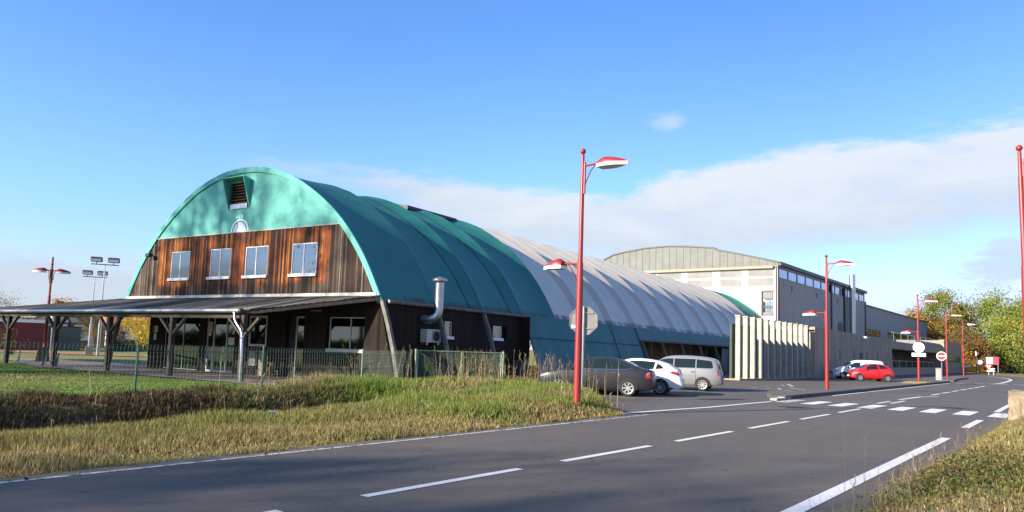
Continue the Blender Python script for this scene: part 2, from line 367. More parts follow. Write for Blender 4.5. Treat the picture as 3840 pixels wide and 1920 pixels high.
M_LAMPW = pm('white_lamp_bowl', (0.80, 0.78, 0.72), rough=0.35)
M_SIGNB = pm('sign_back_grey', (0.25, 0.235, 0.215), (0.215, 0.205, 0.19), 3, 0.55)
M_SIGNW = pm('sign_white', (0.82, 0.82, 0.80), rough=0.45)
M_SIGNR = pm('sign_red', (0.62, 0.02, 0.02), rough=0.45)
M_SIGNBL = pm('sign_blue', (0.03, 0.12, 0.50), rough=0.45)
M_GREENP = pm('green_fence_paint', (0.035, 0.11, 0.065), rough=0.5)
M_GREENL = pm('pale_green_gate_paint', (0.22, 0.32, 0.20), (0.17, 0.26, 0.16), 5, 0.5)
M_CONC = pm('concrete_annex_wall', (0.37, 0.30, 0.215), (0.25, 0.205, 0.15), 1.2, 0.9, bump=0.3, sc=(1.6, 1.6, 0.16))
M_FIN = pm('pale_concrete_fin', (0.40, 0.375, 0.305), (0.30, 0.28, 0.23), 2.2, 0.9, bump=0.4)
M_HALLW = pm('white_hall_panels', (0.60, 0.59, 0.56), (0.52, 0.51, 0.49), 0.6, 0.7)
M_HALLG = pm('grey_translucent_panels', (0.20, 0.195, 0.18), (0.14, 0.14, 0.13), 0.5, 0.6)
M_HALLS = pm('blue_grey_hall_render', (0.385, 0.38, 0.345), (0.30, 0.30, 0.28), 0.9, 0.9, sc=(2, 2, 0.12))
M_DARKM = pm('dark_metal_trim', (0.03, 0.03, 0.032), rough=0.5)
M_CREAMB = pm('cream_beam', (0.27, 0.235, 0.17), rough=0.7)
def metal_fascia():
    n = NT('ribbed_metal_fascia'); x, y, z = n.xyz()
    c = n.mix(n.step(n.noise(0.8, 4), 0.3, 0.7), (0.165, 0.17, 0.150), (0.135, 0.14, 0.125))
    w = n.white(n.math('FLOOR', n.math('DIVIDE', x, 1.03))); c = n.mix(n.math('MULTIPLY', w, 0.15), c, (0.11, 0.115, 0.105))
    g = n.math('ABSOLUTE', n.math('SUBTRACT', n.math('FRACT', n.math('DIVIDE', x, 0.26)), 0.5)); n.bump(n.step(g, 0.3, 0.4), 0.4, 0.02)
    return n.out(c, 0.6, 0.0, .3)
M_FASC = metal_fascia()
M_TYRE = pm('tyre_rubber', (0.016, 0.015, 0.014), (0.03, 0.026, 0.022), 6, 0.9)
M_RIM = pm('silver_rim', (0.34, 0.34, 0.335), rough=0.4, metal=0.5)
M_CHROME = pm('chrome', (0.8, 0.8, 0.82), rough=0.12, metal=1.0)
M_TAIL = pm('red_light_lens', (0.38, 0.012, 0.015), rough=0.15)
M_HEAD = pm('clear_headlight_lens', (0.30, 0.32, 0.34), rough=0.12, metal=0.3)
M_BLUE = pm('blue_plastic', (0.02, 0.14, 0.50), rough=0.5)

# ------------------------------------------------------------------ ground
def sst(x, a, b):
    t = np.clip((np.asarray(x, float) - a) / (b - a), 0, 1); return t * t * (3 - 2 * t)
def hz(X, Y):
    X = np.asarray(X, float); Y = np.asarray(Y, float)
    d = sst(X, -13.5, -16.0) * (1 - sst(-X, 17.7, 19.6))            # ditch cross-section
    end = 1 - sst(Y, 14.5, 19.0)
    z = -0.95 * d * end
    z += 0.24 * sst(X, -9.6, -10.9) * (1 - sst(-X, 13.0, 21.0)) * sst(Y, 6, 15) * (1 - sst(Y, 22, 27))   # mound at the corner
    z += 0.16 * sst(-X, 15.0, 19.5) * (1 - sst(-X, 22.5, 25.5)) * sst(Y, 13, 18) * (1 - sst(Y, 24, 30))
    z += (.30 + .24 * sst(Y, 8, 16)) * sst(X, -2.15, -0.95) * (1 - sst(Y, 60, 80)) + 0.20 * sst(X, -0.6, 3) * (1 - sst(Y, 60, 80))
    return z
def corner_y(X):
    px = [-9.62, -9.75, -10.6, -11.5, -14.3, -16.5, -19.6, -22.6]; py = [17.2, 17.55, 18.2, 19.4, 23.0, 25.6, 29.0, 31.0]
    return np.interp(-np.asarray(X, float), [-p for p in px], py)
_hz0 = hz
def hz(X, Y):
    X = np.asarray(X, float); Y = np.asarray(Y, float); z = _hz0(X, Y)
    m = (X < -9.6) & (X > -26) & (z > 0)
    return np.where(m, z * sst(corner_y(X) - Y, -.3, 1.6), z)
def noise2(X, Y, s, seed=0):
    r = np.random.default_rng(seed); z = np.zeros_like(np.asarray(X, float))
    for k in range(7):
        a = r.uniform(0, 6.28); f = s * r.uniform(0.6, 2.2); z += np.sin((np.cos(a) * X + np.sin(a) * Y) * f + r.uniform(0, 6.28))
    return z / 3.0
xs = np.unique(np.concatenate([[-1500, -700, -350, -200, -140, -100, -70, -50, -40, -34, -30, -27], np.arange(-25, -9, 0.3), [-9, -8, -6, -4, -3], np.arange(-2.4, 3.1, 0.3), [5, 9, 15, 30, 80, 200, 500, 1500]]))
ys = np.unique(np.concatenate([[-1500, -500, -200, -80, -40, -20, -10, -6], np.arange(-4, 34, 0.5), [36, 40, 45, 50, 60, 70, 80, 90, 100, 130, 170, 250, 400, 800, 2500]]))
XX, YY = np.meshgrid(xs, ys, indexing='ij')
ZZ = hz(XX, YY) - 0.03 + 0.03 * noise2(XX, YY, 1.3, 3) * ((XX < -9.8) & (XX > -25) & (YY < corner_y(XX) - .6) | (XX > -1.8) & (XX < 4))
g = MB(); nx, ny = XX.shape
g.v = [(float(a), float(b), float(c)) for a, b, c in zip(XX.ravel(), YY.ravel(), ZZ.ravel())]
g.f = [(i * ny + j, (i + 1) * ny + j, (i + 1) * ny + j + 1, i * ny + j + 1) for i in range(nx - 1) for j in range(ny - 1)]; g.mi = [0] * len(g.f)
g.build('ground', M_TERR, smooth='all', kind='structure')
def sheet(name, poly, z, m, parent=None, **k):
    return MB().add([(x, y, z) for x, y in poly], [tuple(range(len(poly)))]).build(name, m, parent, **k)
road_poly = [(-9.62, -60), (-9.62, 73), (-9.9, 78), (-10.6, 90), (-10.9, 100), (-12.5, 112), (-16, 126), (-30, 150), (-29, 158), (-14, 148), (-9, 135), (-6.5, 128), (-2, 124), (40, 118), (38, 98), (12, 90), (3, 76), (-1, 60), (-2.15, 45), (-2.15, -60)]
road = sheet('road', road_poly, 0.0, M_ROAD, kind='structure')
park_poly = [(-9.63, 17.3), (-9.63, 29.8), (-10.0, 30), (-10.9, 31.5), (-10.9, 72.5), (-9.64, 74.4), (-9.9, 78.5), (-11.5, 86), (-11.5, 98), (-13, 108), (-16, 116), (-18.4, 118), (-31, 118), (-31, 88), (-26, 66), (-22.6, 28.5), (-14.3, 23.0), (-11.5, 19.4)]
park = sheet('parking_lot', park_poly, -0.006, M_PARK, kind='structure')
# terrace beside the gable and the track
TH = R(5.638); O3 = Vector((-27.83, 20.64, 0)); TM = Matrix.Translation(O3) @ Matrix.Rotation(TH, 4, 'Z')
def tl(x, y, z=0): return TM @ Vector((x, y, z))
slab = [tl(*p).xy for p in [(7.6, -4.75), (7.6, 13), (-4, 13), (-16, 3.5), (-26, 2), (-26, -1), (-13.5, -4.8)]]
sheet('terrace', [tuple(p) for p in slab], 0.012, M_SLAB, kind='structure')
sheet('running_track', [(-82, 20), (-75.7, 24.0), (-73.9, 26.9), (-70.9, 29.2), (-62.7, 30.0), (-59.5, 29.2), (-63.6, 26.7), (-68.2, 24.8), (-69.3, 22.0), (-73, 17)], 0.02, M_TRACK, kind='structure')
# painted lines (children of the road)
def strip(name, pts, w, m=M_PAINT, parent=None, z=0.006):
    vs = []
    P = [Vector(p) for p in pts]
    for i, p in enumerate(P):
        d = (P[min(i + 1, len(P) - 1)] - P[max(i - 1, 0)]).normalized(); q = Vector((-d.y, d.x)) * w / 2
        vs += [(p.x + q.x, p.y + q.y, z), (p.x - q.x, p.y - q.y, z)]
    return MB().add(vs, [(2 * i, 2 * i + 1, 2 * i + 3, 2 * i + 2) for i in range(len(P) - 1)]).build(name, m, parent or road)
y = 5.53 - 3.86 * 3
while y < 36:
    if abs(y - 28.7) > 2.9: strip('centre_dash', [(-6.27, y), (-6.27, y + 2.8)], 0.13)
    y += 3.86
strip('centre_dash', [(-6.62, 31.9), (-6.62, 34.2)], 0.13)
strip('centre_dash', [(-6.65, 36.2), (-6.5, 40.6), (-5.95, 41.95)], 0.17)
for a in np.arange(43.5, 68, 3.6): strip('centre_dash', [(-6.5, float(a)), (-6.46, float(a) + 2.5)], 0.16)
cw0 = -9.15
for i in range(8):
    x = cw0 + 0.965 * i; strip('crosswalk_stripe', [(x, 28.05), (x, 30.6)], 0.5, z=0.010, m=M_WORN_AND_SUN if i == 0 else M_PAINT)
strip('left_edge_line', [(-9.45, -40), (-9.45, 18.2)], 0.10, M_WORN_AND_SUN)
strip('parking_mouth_line', [(-10.05, 17.6), (-9.80, 20.8), (-9.62, 22.5), (-9.55, 26.0), (-9.45, 28.0)], 0.17, z=0.012)
strip('left_edge_line', [(-9.35, 36), (-9.35, 72)], 0.13, M_PAINT)
strip('right_edge_line', [(-2.58, -30), (-2.58, 19.1)], 0.19)
strip('right_edge_dash', [(-2.62, 22.6), (-2.64, 26.2)], 0.19)
strip('right_edge_line', [(-2.66, 31.3), (-2.8, 45)], 0.19)
for a, b2 in [((-9.0, 72.9), (-8.5, 73.4)), ((-8.0, 75.4), (-7.3, 76.0)), ((-7.0, 76.5), (-6.3, 77.4)), ((-6.4, 77.8), (-5.7, 78.3)), ((-5.4, 78.2), (-4.6, 78.6)), ((-4.2, 78.8), (-3.4, 79.2)), ((-2.9, 79.4), (-2.1, 79.8))]:
    strip('give_way_dash', [a, b2], 0.45)
strip('junction_curve_line', [(-6.7, 78.5), (-6.5, 81), (-6.7, 90), (-7.1, 101), (-7.9, 109), (-9.3, 117), (-11.5, 124)], 0.28)
strip('track_lane', [(-70.5, 25.9), (-66.5, 26.5)], 0.12, z=0.03)
for a in [((-15.2, 24.0), (-13.05, 24.55)), ((-14.7, 32.2), (-12.9, 31.85)), ((-14.9, 36.85), (-12.86, 37.2)), ((-15.6, 28.2), (-13.1, 28.9))]:
    strip('bay_line', a, 0.10, M_WORN_AND_SUN, park, z=0.002)
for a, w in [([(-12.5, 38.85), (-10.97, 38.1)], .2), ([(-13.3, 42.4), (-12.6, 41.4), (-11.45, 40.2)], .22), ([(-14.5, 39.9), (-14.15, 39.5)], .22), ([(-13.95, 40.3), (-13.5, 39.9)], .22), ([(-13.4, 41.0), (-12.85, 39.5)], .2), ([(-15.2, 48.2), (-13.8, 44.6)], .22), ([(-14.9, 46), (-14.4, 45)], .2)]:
    strip('sunlight_streak', a, w, M_WORN_AND_SUN, park, z=0.002)  # pale strips paint sunlight reflected onto the shaded asphalt
# kerbed strip between road and parking
isl = [(-9.62, 30.2), (-9.62, 74.0), (-9.85, 74.3), (-10.85, 72.6), (-10.85, 31.6), (-10.1, 30.1)]
kb = MB().prism(isl, 'z', -0.05, 0.15).build('traffic_island', M_KERB, bevel=0.015, kind='structure')
yy = 30.0
for i in range(4):
    MB().box(-9.60, yy - .9 * i + .02, -.05, -9.88 - .22 * (i > 1) * 0, yy - .9 * i + .88 - .9 * 0, 0.10 - .02 * i).build('kerb_stone', M_KERBL if i < 2 else M_KERB, kb, bevel=0.02) if i < 2 else None
MB().prism([(-9.9, 78.6), (-10.7, 88), (-11.0, 98), (-11.6, 104), (-13.0, 104), (-12.4, 90), (-11.2, 80)], 'z', -0.05, 0.14).build('pavement', M_KERB, bevel=0.015, kind='structure')

# ================================================================== arched sports hall (local frame: x right along the gable, y along the tunnel)
hall = empty('arched_sports_hall', O3, TH, label='long barrel-vaulted sports hall with green-teal and white membrane roof over a dark timber gable', cat='sports hall')
XC = -5.05
PROF = [(0, 10.12), (1.2, 10.05), (2.4, 9.80), (3.2, 9.53), (3.95, 9.22), (5.3, 8.42), (6.4, 7.62), (7.3, 6.78), (8.15, 5.78), (8.73, 4.93), (9.24, 4.05), (9.55, 3.47)]
LOWP = [(9.55, 3.47), (9.97, 2.45), (10.35, 1.45), (10.82, 0.0)]
def smooth_poly(P, n):
    P = [Vector((a, b)) for a, b in P]; P = [P[0] * 2 - P[1]] + P + [P[-1] * 2 - P[-2]]
    out = []
    for i in range(1, len(P) - 2):
        for k in range(n):
            t = k / n; a, b, c, d = P[i - 1:i + 3]
            out.append(0.5 * ((2 * b) + (c - a) * t + (2 * a - 5 * b + 4 * c - d) * t * t + (3 * b - a - 3 * c + d) * t ** 3))
    out.append(P[-2]); return out
half = smooth_poly(PROF, 3)
full = [(XC + p.x, p.y) for p in reversed(half)] + [(XC - p.x, p.y) for p in half[1:]]     # right gutter -> apex -> left gutter
def hw_at(z):
    P = list(reversed(PROF)); return float(np.interp(z, [p[1] for p in P], [p[0] for p in P])) if z > 3.47 else float(np.interp(z, [p[1] for p in reversed(LOWP)], [p[0] for p in reversed(LOWP)]))
def z_at(w): return float(np.interp(abs(w), [p.x for p in half], [p.y for p in half]))
NRM = []
for i in range(len(full)):
    a = Vector(full[max(i - 1, 0)]); b = Vector(full[min(i + 1, len(full) - 1)]); d = (b - a).normalized(); NRM.append(Vector((d.y, -d.x)))
ARCH = [0, 3.65, 7.4, 11.2, 15.0, 19.0, 23.2, 27.2, 31.3, 35.6, 40.0, 44.7, 49.6, 54.4, 59.2, 64.0, 68.0, 72.0]
def sagv(i, s):
    for a, b in zip(ARCH[:-1], ARCH[1:]):
        if a <= s <= b + 1e-6:
            t = (s - a) / (b - a); A = 0.16 if a < 1 else (0.42 if a < 14 else 0.48)
            break
    q = abs(i - (len(full) - 1) / 2) / ((len(full) - 1) / 2)      # 0 at apex, 1 at gutters
    return A * (1 - abs(2 * t - 1) ** 2.1) * (1 - 0.78 * max(0, (q - 0.5) / 0.5)) * (.22 + .78 * min(1, q / .35))
def surf(i, s, off=0.0):
    o = off - sagv(i, s); p = Vector(full[i]) + NRM[i] * o; return (p.x, s, p.y)
def sheetbay(s0, s1, n, mname, mt, band=None, smooth="all", **kw):
    m = MB(); N = len(full); ss = [s0 + (s1 - s0) * k / n for k in range(n + 1)]
    for s in ss: m.v += [surf(i, s) for i in range(N)]
    for k in range(n):
        mi = 1 if band and ss[k] >= s1 - 0.95 else 0
        for i in range(N - 1): m.f.append((k * N + i, (k + 1) * N + i, (k + 1) * N + i + 1, k * N + i + 1)); m.mi.append(mi)
    return m.build(mname, mt, hall, smooth=smooth, **kw)
for j, (a, b) in enumerate(zip(ARCH[:-1], ARCH[1:])):
    if a < 14: sheetbay(a, b, 16, 'roof_membrane', [M_TEAL, M_TEALB], band=j > 0, label='green teal membrane bay')
    elif a < 64: sheetbay(a, b, 16, 'roof_membrane', [M_WHITE, M_WHITEB], band=True)
    else: sheetbay(a, b, 12, 'roof_membrane', M_TEAL)
def seam(s, w=0.05, off=0.015, m=M_SEAM, i0=0, i1=None):
    q = MB(); i1 = i1 or len(full)
    for i in range(i0, i1): q.v += [surf(i, s - w / 2, off), surf(i, s + w / 2, off)]
    n = i1 - i0; q.f = [(2 * i, 2 * i + 1, 2 * i + 3, 2 * i + 2) for i in range(n - 1)]; q.mi = [0] * (n - 1)
    return q.build('seam', m, hall, smooth='all')
for s in (6.48, 7.44, 10.28, 11.24): seam(s, 0.055)
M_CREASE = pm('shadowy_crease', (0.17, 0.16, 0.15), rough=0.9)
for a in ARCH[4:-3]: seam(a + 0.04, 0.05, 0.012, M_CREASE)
# front rim of the vault
rim = MB()
N = len(full)
inn = [(Vector(p) - NRM[i] * 0.24) for i, p in enumerate(full)]
outr = [(Vector(p) + NRM[i] * 0.02) for i, p in enumerate(full)]
for i in range(N): rim.v += [(outr[i].x, -0.07, outr[i].y), (inn[i].x, -0.07, inn[i].y), (outr[i].x, 0.04, outr[i].y), (inn[i].x, 0.04, inn[i].y)]
for i in range(N - 1):
    a, b = 4 * i, 4 * i + 4; rim.f += [(a, b, b + 1, a + 1), (a, a + 2, b + 2, b), (a + 1, b + 1, b + 3, a + 3)]; rim.mi += [0] * 3
rim.build('roof_rim', M_TEALG, hall, smooth=True)
# walls made of columns, with real openings
def cwall(xs0, lo, hi, openings, y0, y1, name, m, parent, step=0.5, T=None):
    br = sorted(set([round(v, 4) for v in xs0] + [round(v, 4) for o in openings for v in o[:2]]))
    br = [b for b in br if xs0[0] - 1e-3 <= b <= xs0[-1] + 1e-3]
    fine = []
    for a, b in zip(br[:-1], br[1:]):
        n = max(1, int((b - a) / step + 0.5)); fine += [a + (b - a) * k / n for k in range(n)]
    fine.append(br[-1]); q = MB()
    for a, b in zip(fine[:-1], fine[1:]):
        mid = (a + b) / 2; cuts = sorted([(o[2], o[3]) for o in openings if o[0] <= mid <= o[1]])
        segs = []; cur = None
        z = None
        bounds = []
        for c in cuts: bounds += [c[0], c[1]]
        pts = [None] + bounds + [None]
        for k in range(0, len(pts), 2):
            l0, h0 = pts[k], pts[k + 1]
            la = lo(a) if l0 is None else l0; lb = lo(b) if l0 is None else l0
            ha = hi(a) if h0 is None else h0; hb = hi(b) if h0 is None else h0
            if ha - la < 0.01 and hb - lb < 0.01: continue
            vs = [(a, y0, la), (b, y0, lb), (b, y0, hb), (a, y0, ha), (a, y1, la), (b, y1, lb), (b, y1, hb), (a, y1, ha)]
            if T: vs = [T(*v) for v in vs]
            q.add(vs, [(0, 1, 2, 3), (7, 6, 5, 4), (0, 4, 5, 1), (3, 2, 6, 7), (0, 3, 7, 4), (1, 5, 6, 2)])
    return q.build(name, m, parent)
WZ = hw_at(6.93) - 0.2
cwall([XC - WZ, XC, XC + WZ], lambda x: 6.93, lambda x: max(6.931, z_at(x - XC) - 0.2), [(-6.02, -4.48, 8.12, 9.42)], 0.0, 0.12, 'gable_fabric', M_TEALG, hall, 0.35)
UW = [(-10.58, -8.92), (-7.27, -5.61), (-4.55, -2.88), (-1.25, 0.43)]
W0 = hw_at(3.8) - 0.2
cwall([XC - W0, XC, XC + W0], lambda x: 3.70, lambda x: min(6.90, z_at(x - XC) - 0.2) if abs(x - XC) > 3 else 6.90, [(a, b, 4.71, 6.17) for a, b in UW], 0.0, 0.14, 'upper_plank_wall', M_WOODU, hall, 0.25)
MB().box(XC - WZ - .1, -0.035, 6.895, XC + WZ + .1, 0.0, 6.945).build('gable_trim', M_FLASH, hall)
MB().box(XC - W0 - .12, -0.10, 3.66, XC + W0 + .1, 0.0, 3.83).box(XC - W0 - .12, -0.22, 3.66, XC + W0 + .1, -0.10, 3.70).build('canopy_flashing', M_FLASH, hall)
# vertical cover strips on the planks
for x in (1.95, -12.1, 3.3, -13.2): MB().box(x - .04, -0.025, 3.83, x + .04, 0.0, min(6.89, z_at(x - XC) - .25)).build('cover_strip', M_GLU, hall)
def window(parent, x0, x1, z0, z1, y, mul, fm, gm, back, blind=None, fw=0.055, sill=None, nm='window', dep=0.05, T=None, back_d=0.35):
    def bx(q, *a):
        if T is None: q.box(*a)
        else:
            t = MB().box(*a); q.add([T(*v) for v in t.v], t.f)
    f = MB(); bx(f, x0, y - dep, z0, x0 + fw, y, z1); bx(f, x1 - fw, y - dep, z0, x1, y, z1); bx(f, x0 + fw, y - dep, z0, x1 - fw, y, z0 + fw); bx(f, x0 + fw, y - dep, z1 - fw, x1 - fw, y, z1)
    for mx_ in mul: bx(f, mx_ - fw * .45, y - dep, z0 + fw, mx_ + fw * .45, y, z1 - fw)
    fo = f.build(nm, fm, parent)
    p = MB(); bx(p, x0 + fw, y - dep * .55, z0 + fw, x1 - fw, y - dep * .4, z1 - fw); p.build('pane', gm, fo)
    r = MB(); bx(r, x0 - .02, y + back_d, z0 - .02, x1 + .02, y + back_d + .03, z1 + .02); r.build('room_behind', back, fo)
    if blind: q = MB(); bx(q, blind[0], y + .04, z0 + fw, blind[1], y + .05, z1 - fw); q.build('blind', M_BLIND, fo)
    if sill: q = MB(); bx(q, x0 - .06, y - dep - .13, z0 - .10, x1 + .06, y - dep + .0, z0 + .035); q.build('sill', sill, fo)
    return fo
for i, (a, b) in enumerate(UW):
    m_ = a + (b - a) * 0.47
    window(hall, a, b, 4.71, 6.17, 0.09, [m_], M_PVC, M_GLASSU, M_ROOM, blind=(m_ + .03, b - .05) if i != 1 else (b - .28, b - .05), sill=M_PVC, dep=0.06)
MB().box(UW[3][0] + .25, .155, 4.77, UW[3][0] + .74, .16, 6.1).build('blind', M_BLIND, hall)
# louvred ventilation hood
hood = MB(); hx0, hx1 = -6.02, -4.48
hood.add([(hx0 - .05, 0, 8.02), (hx0 - .05, 0, 9.5), (hx0 - .05, -.48, 9.58), (hx0 + .0, 0, 8.02), (hx0 + .0, 0, 9.5), (hx0 + .0, -.48, 9.58)], [(0, 1, 2), (5, 4, 3), (0, 2, 5, 3), (1, 4, 5, 2)])
hood.add([(hx1 + .0, 0, 8.02), (hx1 + .0, 0, 9.5), (hx1 + .0, -.48, 9.58), (hx1 + .05, 0, 8.02), (hx1 + .05, 0, 9.5), (hx1 + .05, -.48, 9.58)], [(0, 1, 2), (5, 4, 3), (0, 2, 5, 3), (1, 4, 5, 2)])
hood.add([(hx0 - .05, 0, 9.5), (hx1 + .05, 0, 9.5), (hx1 + .05, -.48, 9.58), (hx0 - .05, -.48, 9.58), (hx0 - .05, 0, 9.53), (hx1 + .05, 0, 9.53), (hx1 + .05, -.48, 9.61), (hx0 - .05, -.48, 9.61)], [(0, 1, 2, 3), (4, 7, 6, 5), (0, 3, 7, 4), (1, 5, 6, 2), (2, 6, 7, 3), (0, 4, 5, 1)])
ho = hood.build('vent_hood', M_TEALG, hall)
lv = MB()
for k in range(7): z = 8.42 + k * 0.145; lv.add([(hx0, .02, z - .06), (hx1, .02, z - .06), (hx1, -.10 + 0.15, z + .05), (hx0, .15, z + .05), (hx0, -.07, z - .05), (hx1, -.07, z - .05)], [(4, 5, 2, 3)])
MB().box(hx0, .14, 8.1, hx1, .16, 9.44).build('vent_recess', M_BLACK, ho)
M_LOUV = pm('brown_louvre', (0.085, 0.045, 0.03), rough=0.7)
lv.build('louvre_slats', M_LOUV, ho)
MB().box(hx0 + .12, -.05, 8.10, hx1 - .12, -.035, 8.34).build('vent_sill', M_ZINC, ho)
# emblem: ring cut by the planks, filled half disc, and three letters
em = MB(); ex, ez, rr = -5.08, 6.95, 0.60
def arc(q, r0, r1, y0, y1, a0=0, a1=180, n=28, sx=1.06, sz=1.0):
    for k in range(n):
        A, B = R(a0 + (a1 - a0) * k / n), R(a0 + (a1 - a0) * (k + 1) / n)
        v = [(ex + sx * r * math.cos(t), y, ez + sz * r * math.sin(t)) for r, t in ((r0, A), (r1, A), (r1, B), (r0, B)) for y in (y0, y1)]
        q.add(v, [(0, 2, 4, 6), (7, 5, 3, 1), (2, 3, 5, 4), (0, 6, 7, 1)])
arc(em, 0.55, 0.63, -0.012, 0.0); emo = em.build('emblem', M_LETTER, hall)
q = MB()
for k in range(12):
    x = -0.47 + k * 0.079; h = math.sqrt(max(0.01, 0.48 ** 2 - (x + .04) ** 2)) * 0.98
    if k == 3: h *= 0.35
    q.box(ex + x, -0.012, ez + .002, ex + x + 0.071, 0, ez + h)
q.build('emblem_fill', M_LETTER, emo)
def letters(txt, size, loc, m, parent, name='lettering', rot=(R(90), 0, 0), thick=0.006, bold=0.0):
    cu = bpy.data.curves.new(name, 'FONT'); cu.body = txt; cu.size = size; cu.extrude = thick; cu.offset = bold; cu.align_x = 'CENTER'
    o = bpy.data.objects.new('tmp', cu); COL.objects.link(o)
    me = bpy.data.meshes.new_from_object(o.evaluated_get(bpy.context.evaluated_depsgraph_get())); bpy.data.objects.remove(o)
    me.materials.clear(); me.materials.append(m)
    o = bpy.data.objects.new(name, me); COL.objects.link(o); o.parent = parent; o.location = loc; o.rotation_euler = rot; return o
letters('a. L. S.', 0.20, (-5.13, -0.008, 7.63), M_LETTER, hall, bold=0.006)
# bullet floodlight on the gable
MB().tube([(-12.15, 0, 6.02), (-12.15, -.22, 6.0)], .03, 6).box(-12.3, -.42, 5.93, -11.95, -.18, 6.1).build('wall_floodlight', M_BLACK, hall, bevel=.02)
# ground floor wall
LW = [(-10.66, -7.70, 0.02, 2.80), (-7.17, -4.92, 0.02, 2.79), (-3.90, -2.60, 1.36, 2.81), (-1.29, -0.12, 0.02, 2.84), (1.26, 3.56, 1.36, 2.82)]
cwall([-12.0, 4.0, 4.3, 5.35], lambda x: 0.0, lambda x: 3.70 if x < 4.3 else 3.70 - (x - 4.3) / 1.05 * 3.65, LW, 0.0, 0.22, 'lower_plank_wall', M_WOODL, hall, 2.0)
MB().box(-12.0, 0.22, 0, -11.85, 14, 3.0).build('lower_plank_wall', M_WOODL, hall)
MB().box(XC - 9.4, 0.15, 3.0, 4.3, 27, 3.15).build('upper_floor', M_BEAM, hall)
MB().box(-11.8, 4.5, 0.02, 4.2, 4.6, 3.0).build('inner_wall', M_ROOMD, hall)
window(hall, -10.66, -7.70, 0.04, 2.80, 0.13, [-9.10], M_PVCG, M_GLASSD, M_ROOMD, fw=.045, nm='sliding_window', back_d=1.5)
d = window(hall, -7.17, -4.92, 0.02, 2.79, 0.13, [-6.62, -5.62], M_PVCG, M_GLASSD, M_ROOMD, fw=.10, nm='entrance_door', back_d=1.5)
MB().box(-5.76, .0, 1.0, -5.72, .05, 1.3).build('handle', M_CHROME, d)
window(hall, -3.90, -2.60, 1.36, 2.81, 0.06, [], M_PVCG, M_GLASSD, M_ROOMD, fw=.11)
d = window(hall, -0.80, -0.12, 0.02, 2.80, 0.20, [], M_PVCG, M_GLASSD, M_ROOMD, fw=.08, nm='side_door', back_d=1.0)
MB().box(-1.29, .15, .02, -.80, .21, 2.84).build('door_jamb', M_BLACK, hall)
window(hall, 1.40, 3.56, 1.36, 2.78, 0.15, [2.66], M_PVCG, M_GLASSD, M_ROOMD, fw=.05, sill=M_PVCG)
q = MB(); q.box(-7.12, .045, 1.98, -6.72, .06, 2.50); q.build('notice', M_CREAM, hall)
MB().box(-7.06, .045, 1.80, -6.80, .06, 1.95).build('notice', M_PAPER, hall)
MB().box(-5.45, .045, 1.38, -4.98, .06, 1.74).build('notice', M_PAPER, hall)
MB().box(-5.17, .045, 1.90, -4.97, .06, 2.27).build('notice', M_PAPER, hall)
MB().box(-11.50, -.02, 1.90, -11.26, 0, 2.24).build('notice', M_PAPER, hall); MB().box(-11.69, -.02, 1.90, -11.51, 0, 2.24).build('notice', pm('red_notice', (.30, .03, .05)), hall)
MB().box(-11.55, -.02, 1.50, -11.33, 0, 1.85).build('notice', pm('green_white_notice', (.40, .55, .45)), hall)
MB().box(-3.70, .10, 1.75, -3.45, .11, 2.1).build('notice', M_PAPER, hall); MB().box(-3.4, .10, 1.5, -2.9, .2, 1.62).box(-3.3, .10, 1.62, -3.0, .2, 1.74).build('window_box', M_CREAM, hall)
for x in (-2.13, 0.28):
    MB().box(x, -.02, 3.02, x + .66, 0, 3.08).build('wall_vent', M_CREAMB, hall)
# meter box and pale plinth beside the entrance
mb_ = MB().box(-3.42, -.30, .45, -2.95, 0, 1.15).build('meter_box', M_SIGNB, hall, bevel=.01)
MB().box(-3.36, -.31, .82, -3.01, -.30, .84).build('meter_box_slot', M_BLACK, mb_)
MB().box(-2.80, -.22, 0, -2.48, 0, 1.14).build('meter_pier', M_CREAMB, hall)
# side wall under the eaves
def SW(x, y, z): return (4.45 - (y), x, z)          # wall plane: local x -> along the tunnel, y -> depth into the building
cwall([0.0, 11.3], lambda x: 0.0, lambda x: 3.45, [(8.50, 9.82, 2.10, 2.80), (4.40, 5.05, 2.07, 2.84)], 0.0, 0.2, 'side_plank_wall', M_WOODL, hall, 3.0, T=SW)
window(hall, 8.50, 9.35, 2.14, 2.80, 0.10, [], M_PVC, M_GLASSD, M_ROOMD, fw=.06, sill=M_PVC, T=SW)
window(hall, 4.42, 5.05, 2.10, 2.84, 0.12, [], M_PVC, M_GLASSD, M_ROOMD, fw=.05, sill=M_PVC, T=SW)
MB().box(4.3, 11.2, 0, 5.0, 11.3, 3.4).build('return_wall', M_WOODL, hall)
ac = MB().box(4.46, 2.62, 1.80, 4.86, 3.66, 2.40).build('air_conditioner', M_CREAM, hall, bevel=.02)
MB().lathe([(0, 4.87), (.22, 4.875), (.22, 4.865)], (0, 3.28, 2.1), 'x', 20).build('fan_grille', M_BLACK, ac)
MB().box(4.86, 2.98, 1.86, 4.87, 3.60, 2.34).build('grille', M_SIGNB, ac)
MB().box(4.46, 2.70, 1.70, 4.80, 2.76, 1.80).box(4.46, 3.5, 1.70, 4.80, 3.56, 1.80).build('bracket', M_STEEL, ac)
MB().box(4.46, 3.75, 1.80, 4.48, 4.00, 2.0).build('notice', M_PAPER, hall); MB().box(4.46, 3.8, 2.06, 4.48, 4.0, 2.27).build('notice', M_PAPER, hall)
for s in (0.0, 3.65, 7.45):
    q = MB(); P = [(4.52, s, 3.46), (4.90, s, 2.50), (5.28, s, 1.35), (5.62, s, 0.0)]
    for a, b in zip(P[:-1], P[1:]): q.bar(a, b, .16, .17, (1, 0, 0))
    q.build('arch_leg', M_GLU, hall)
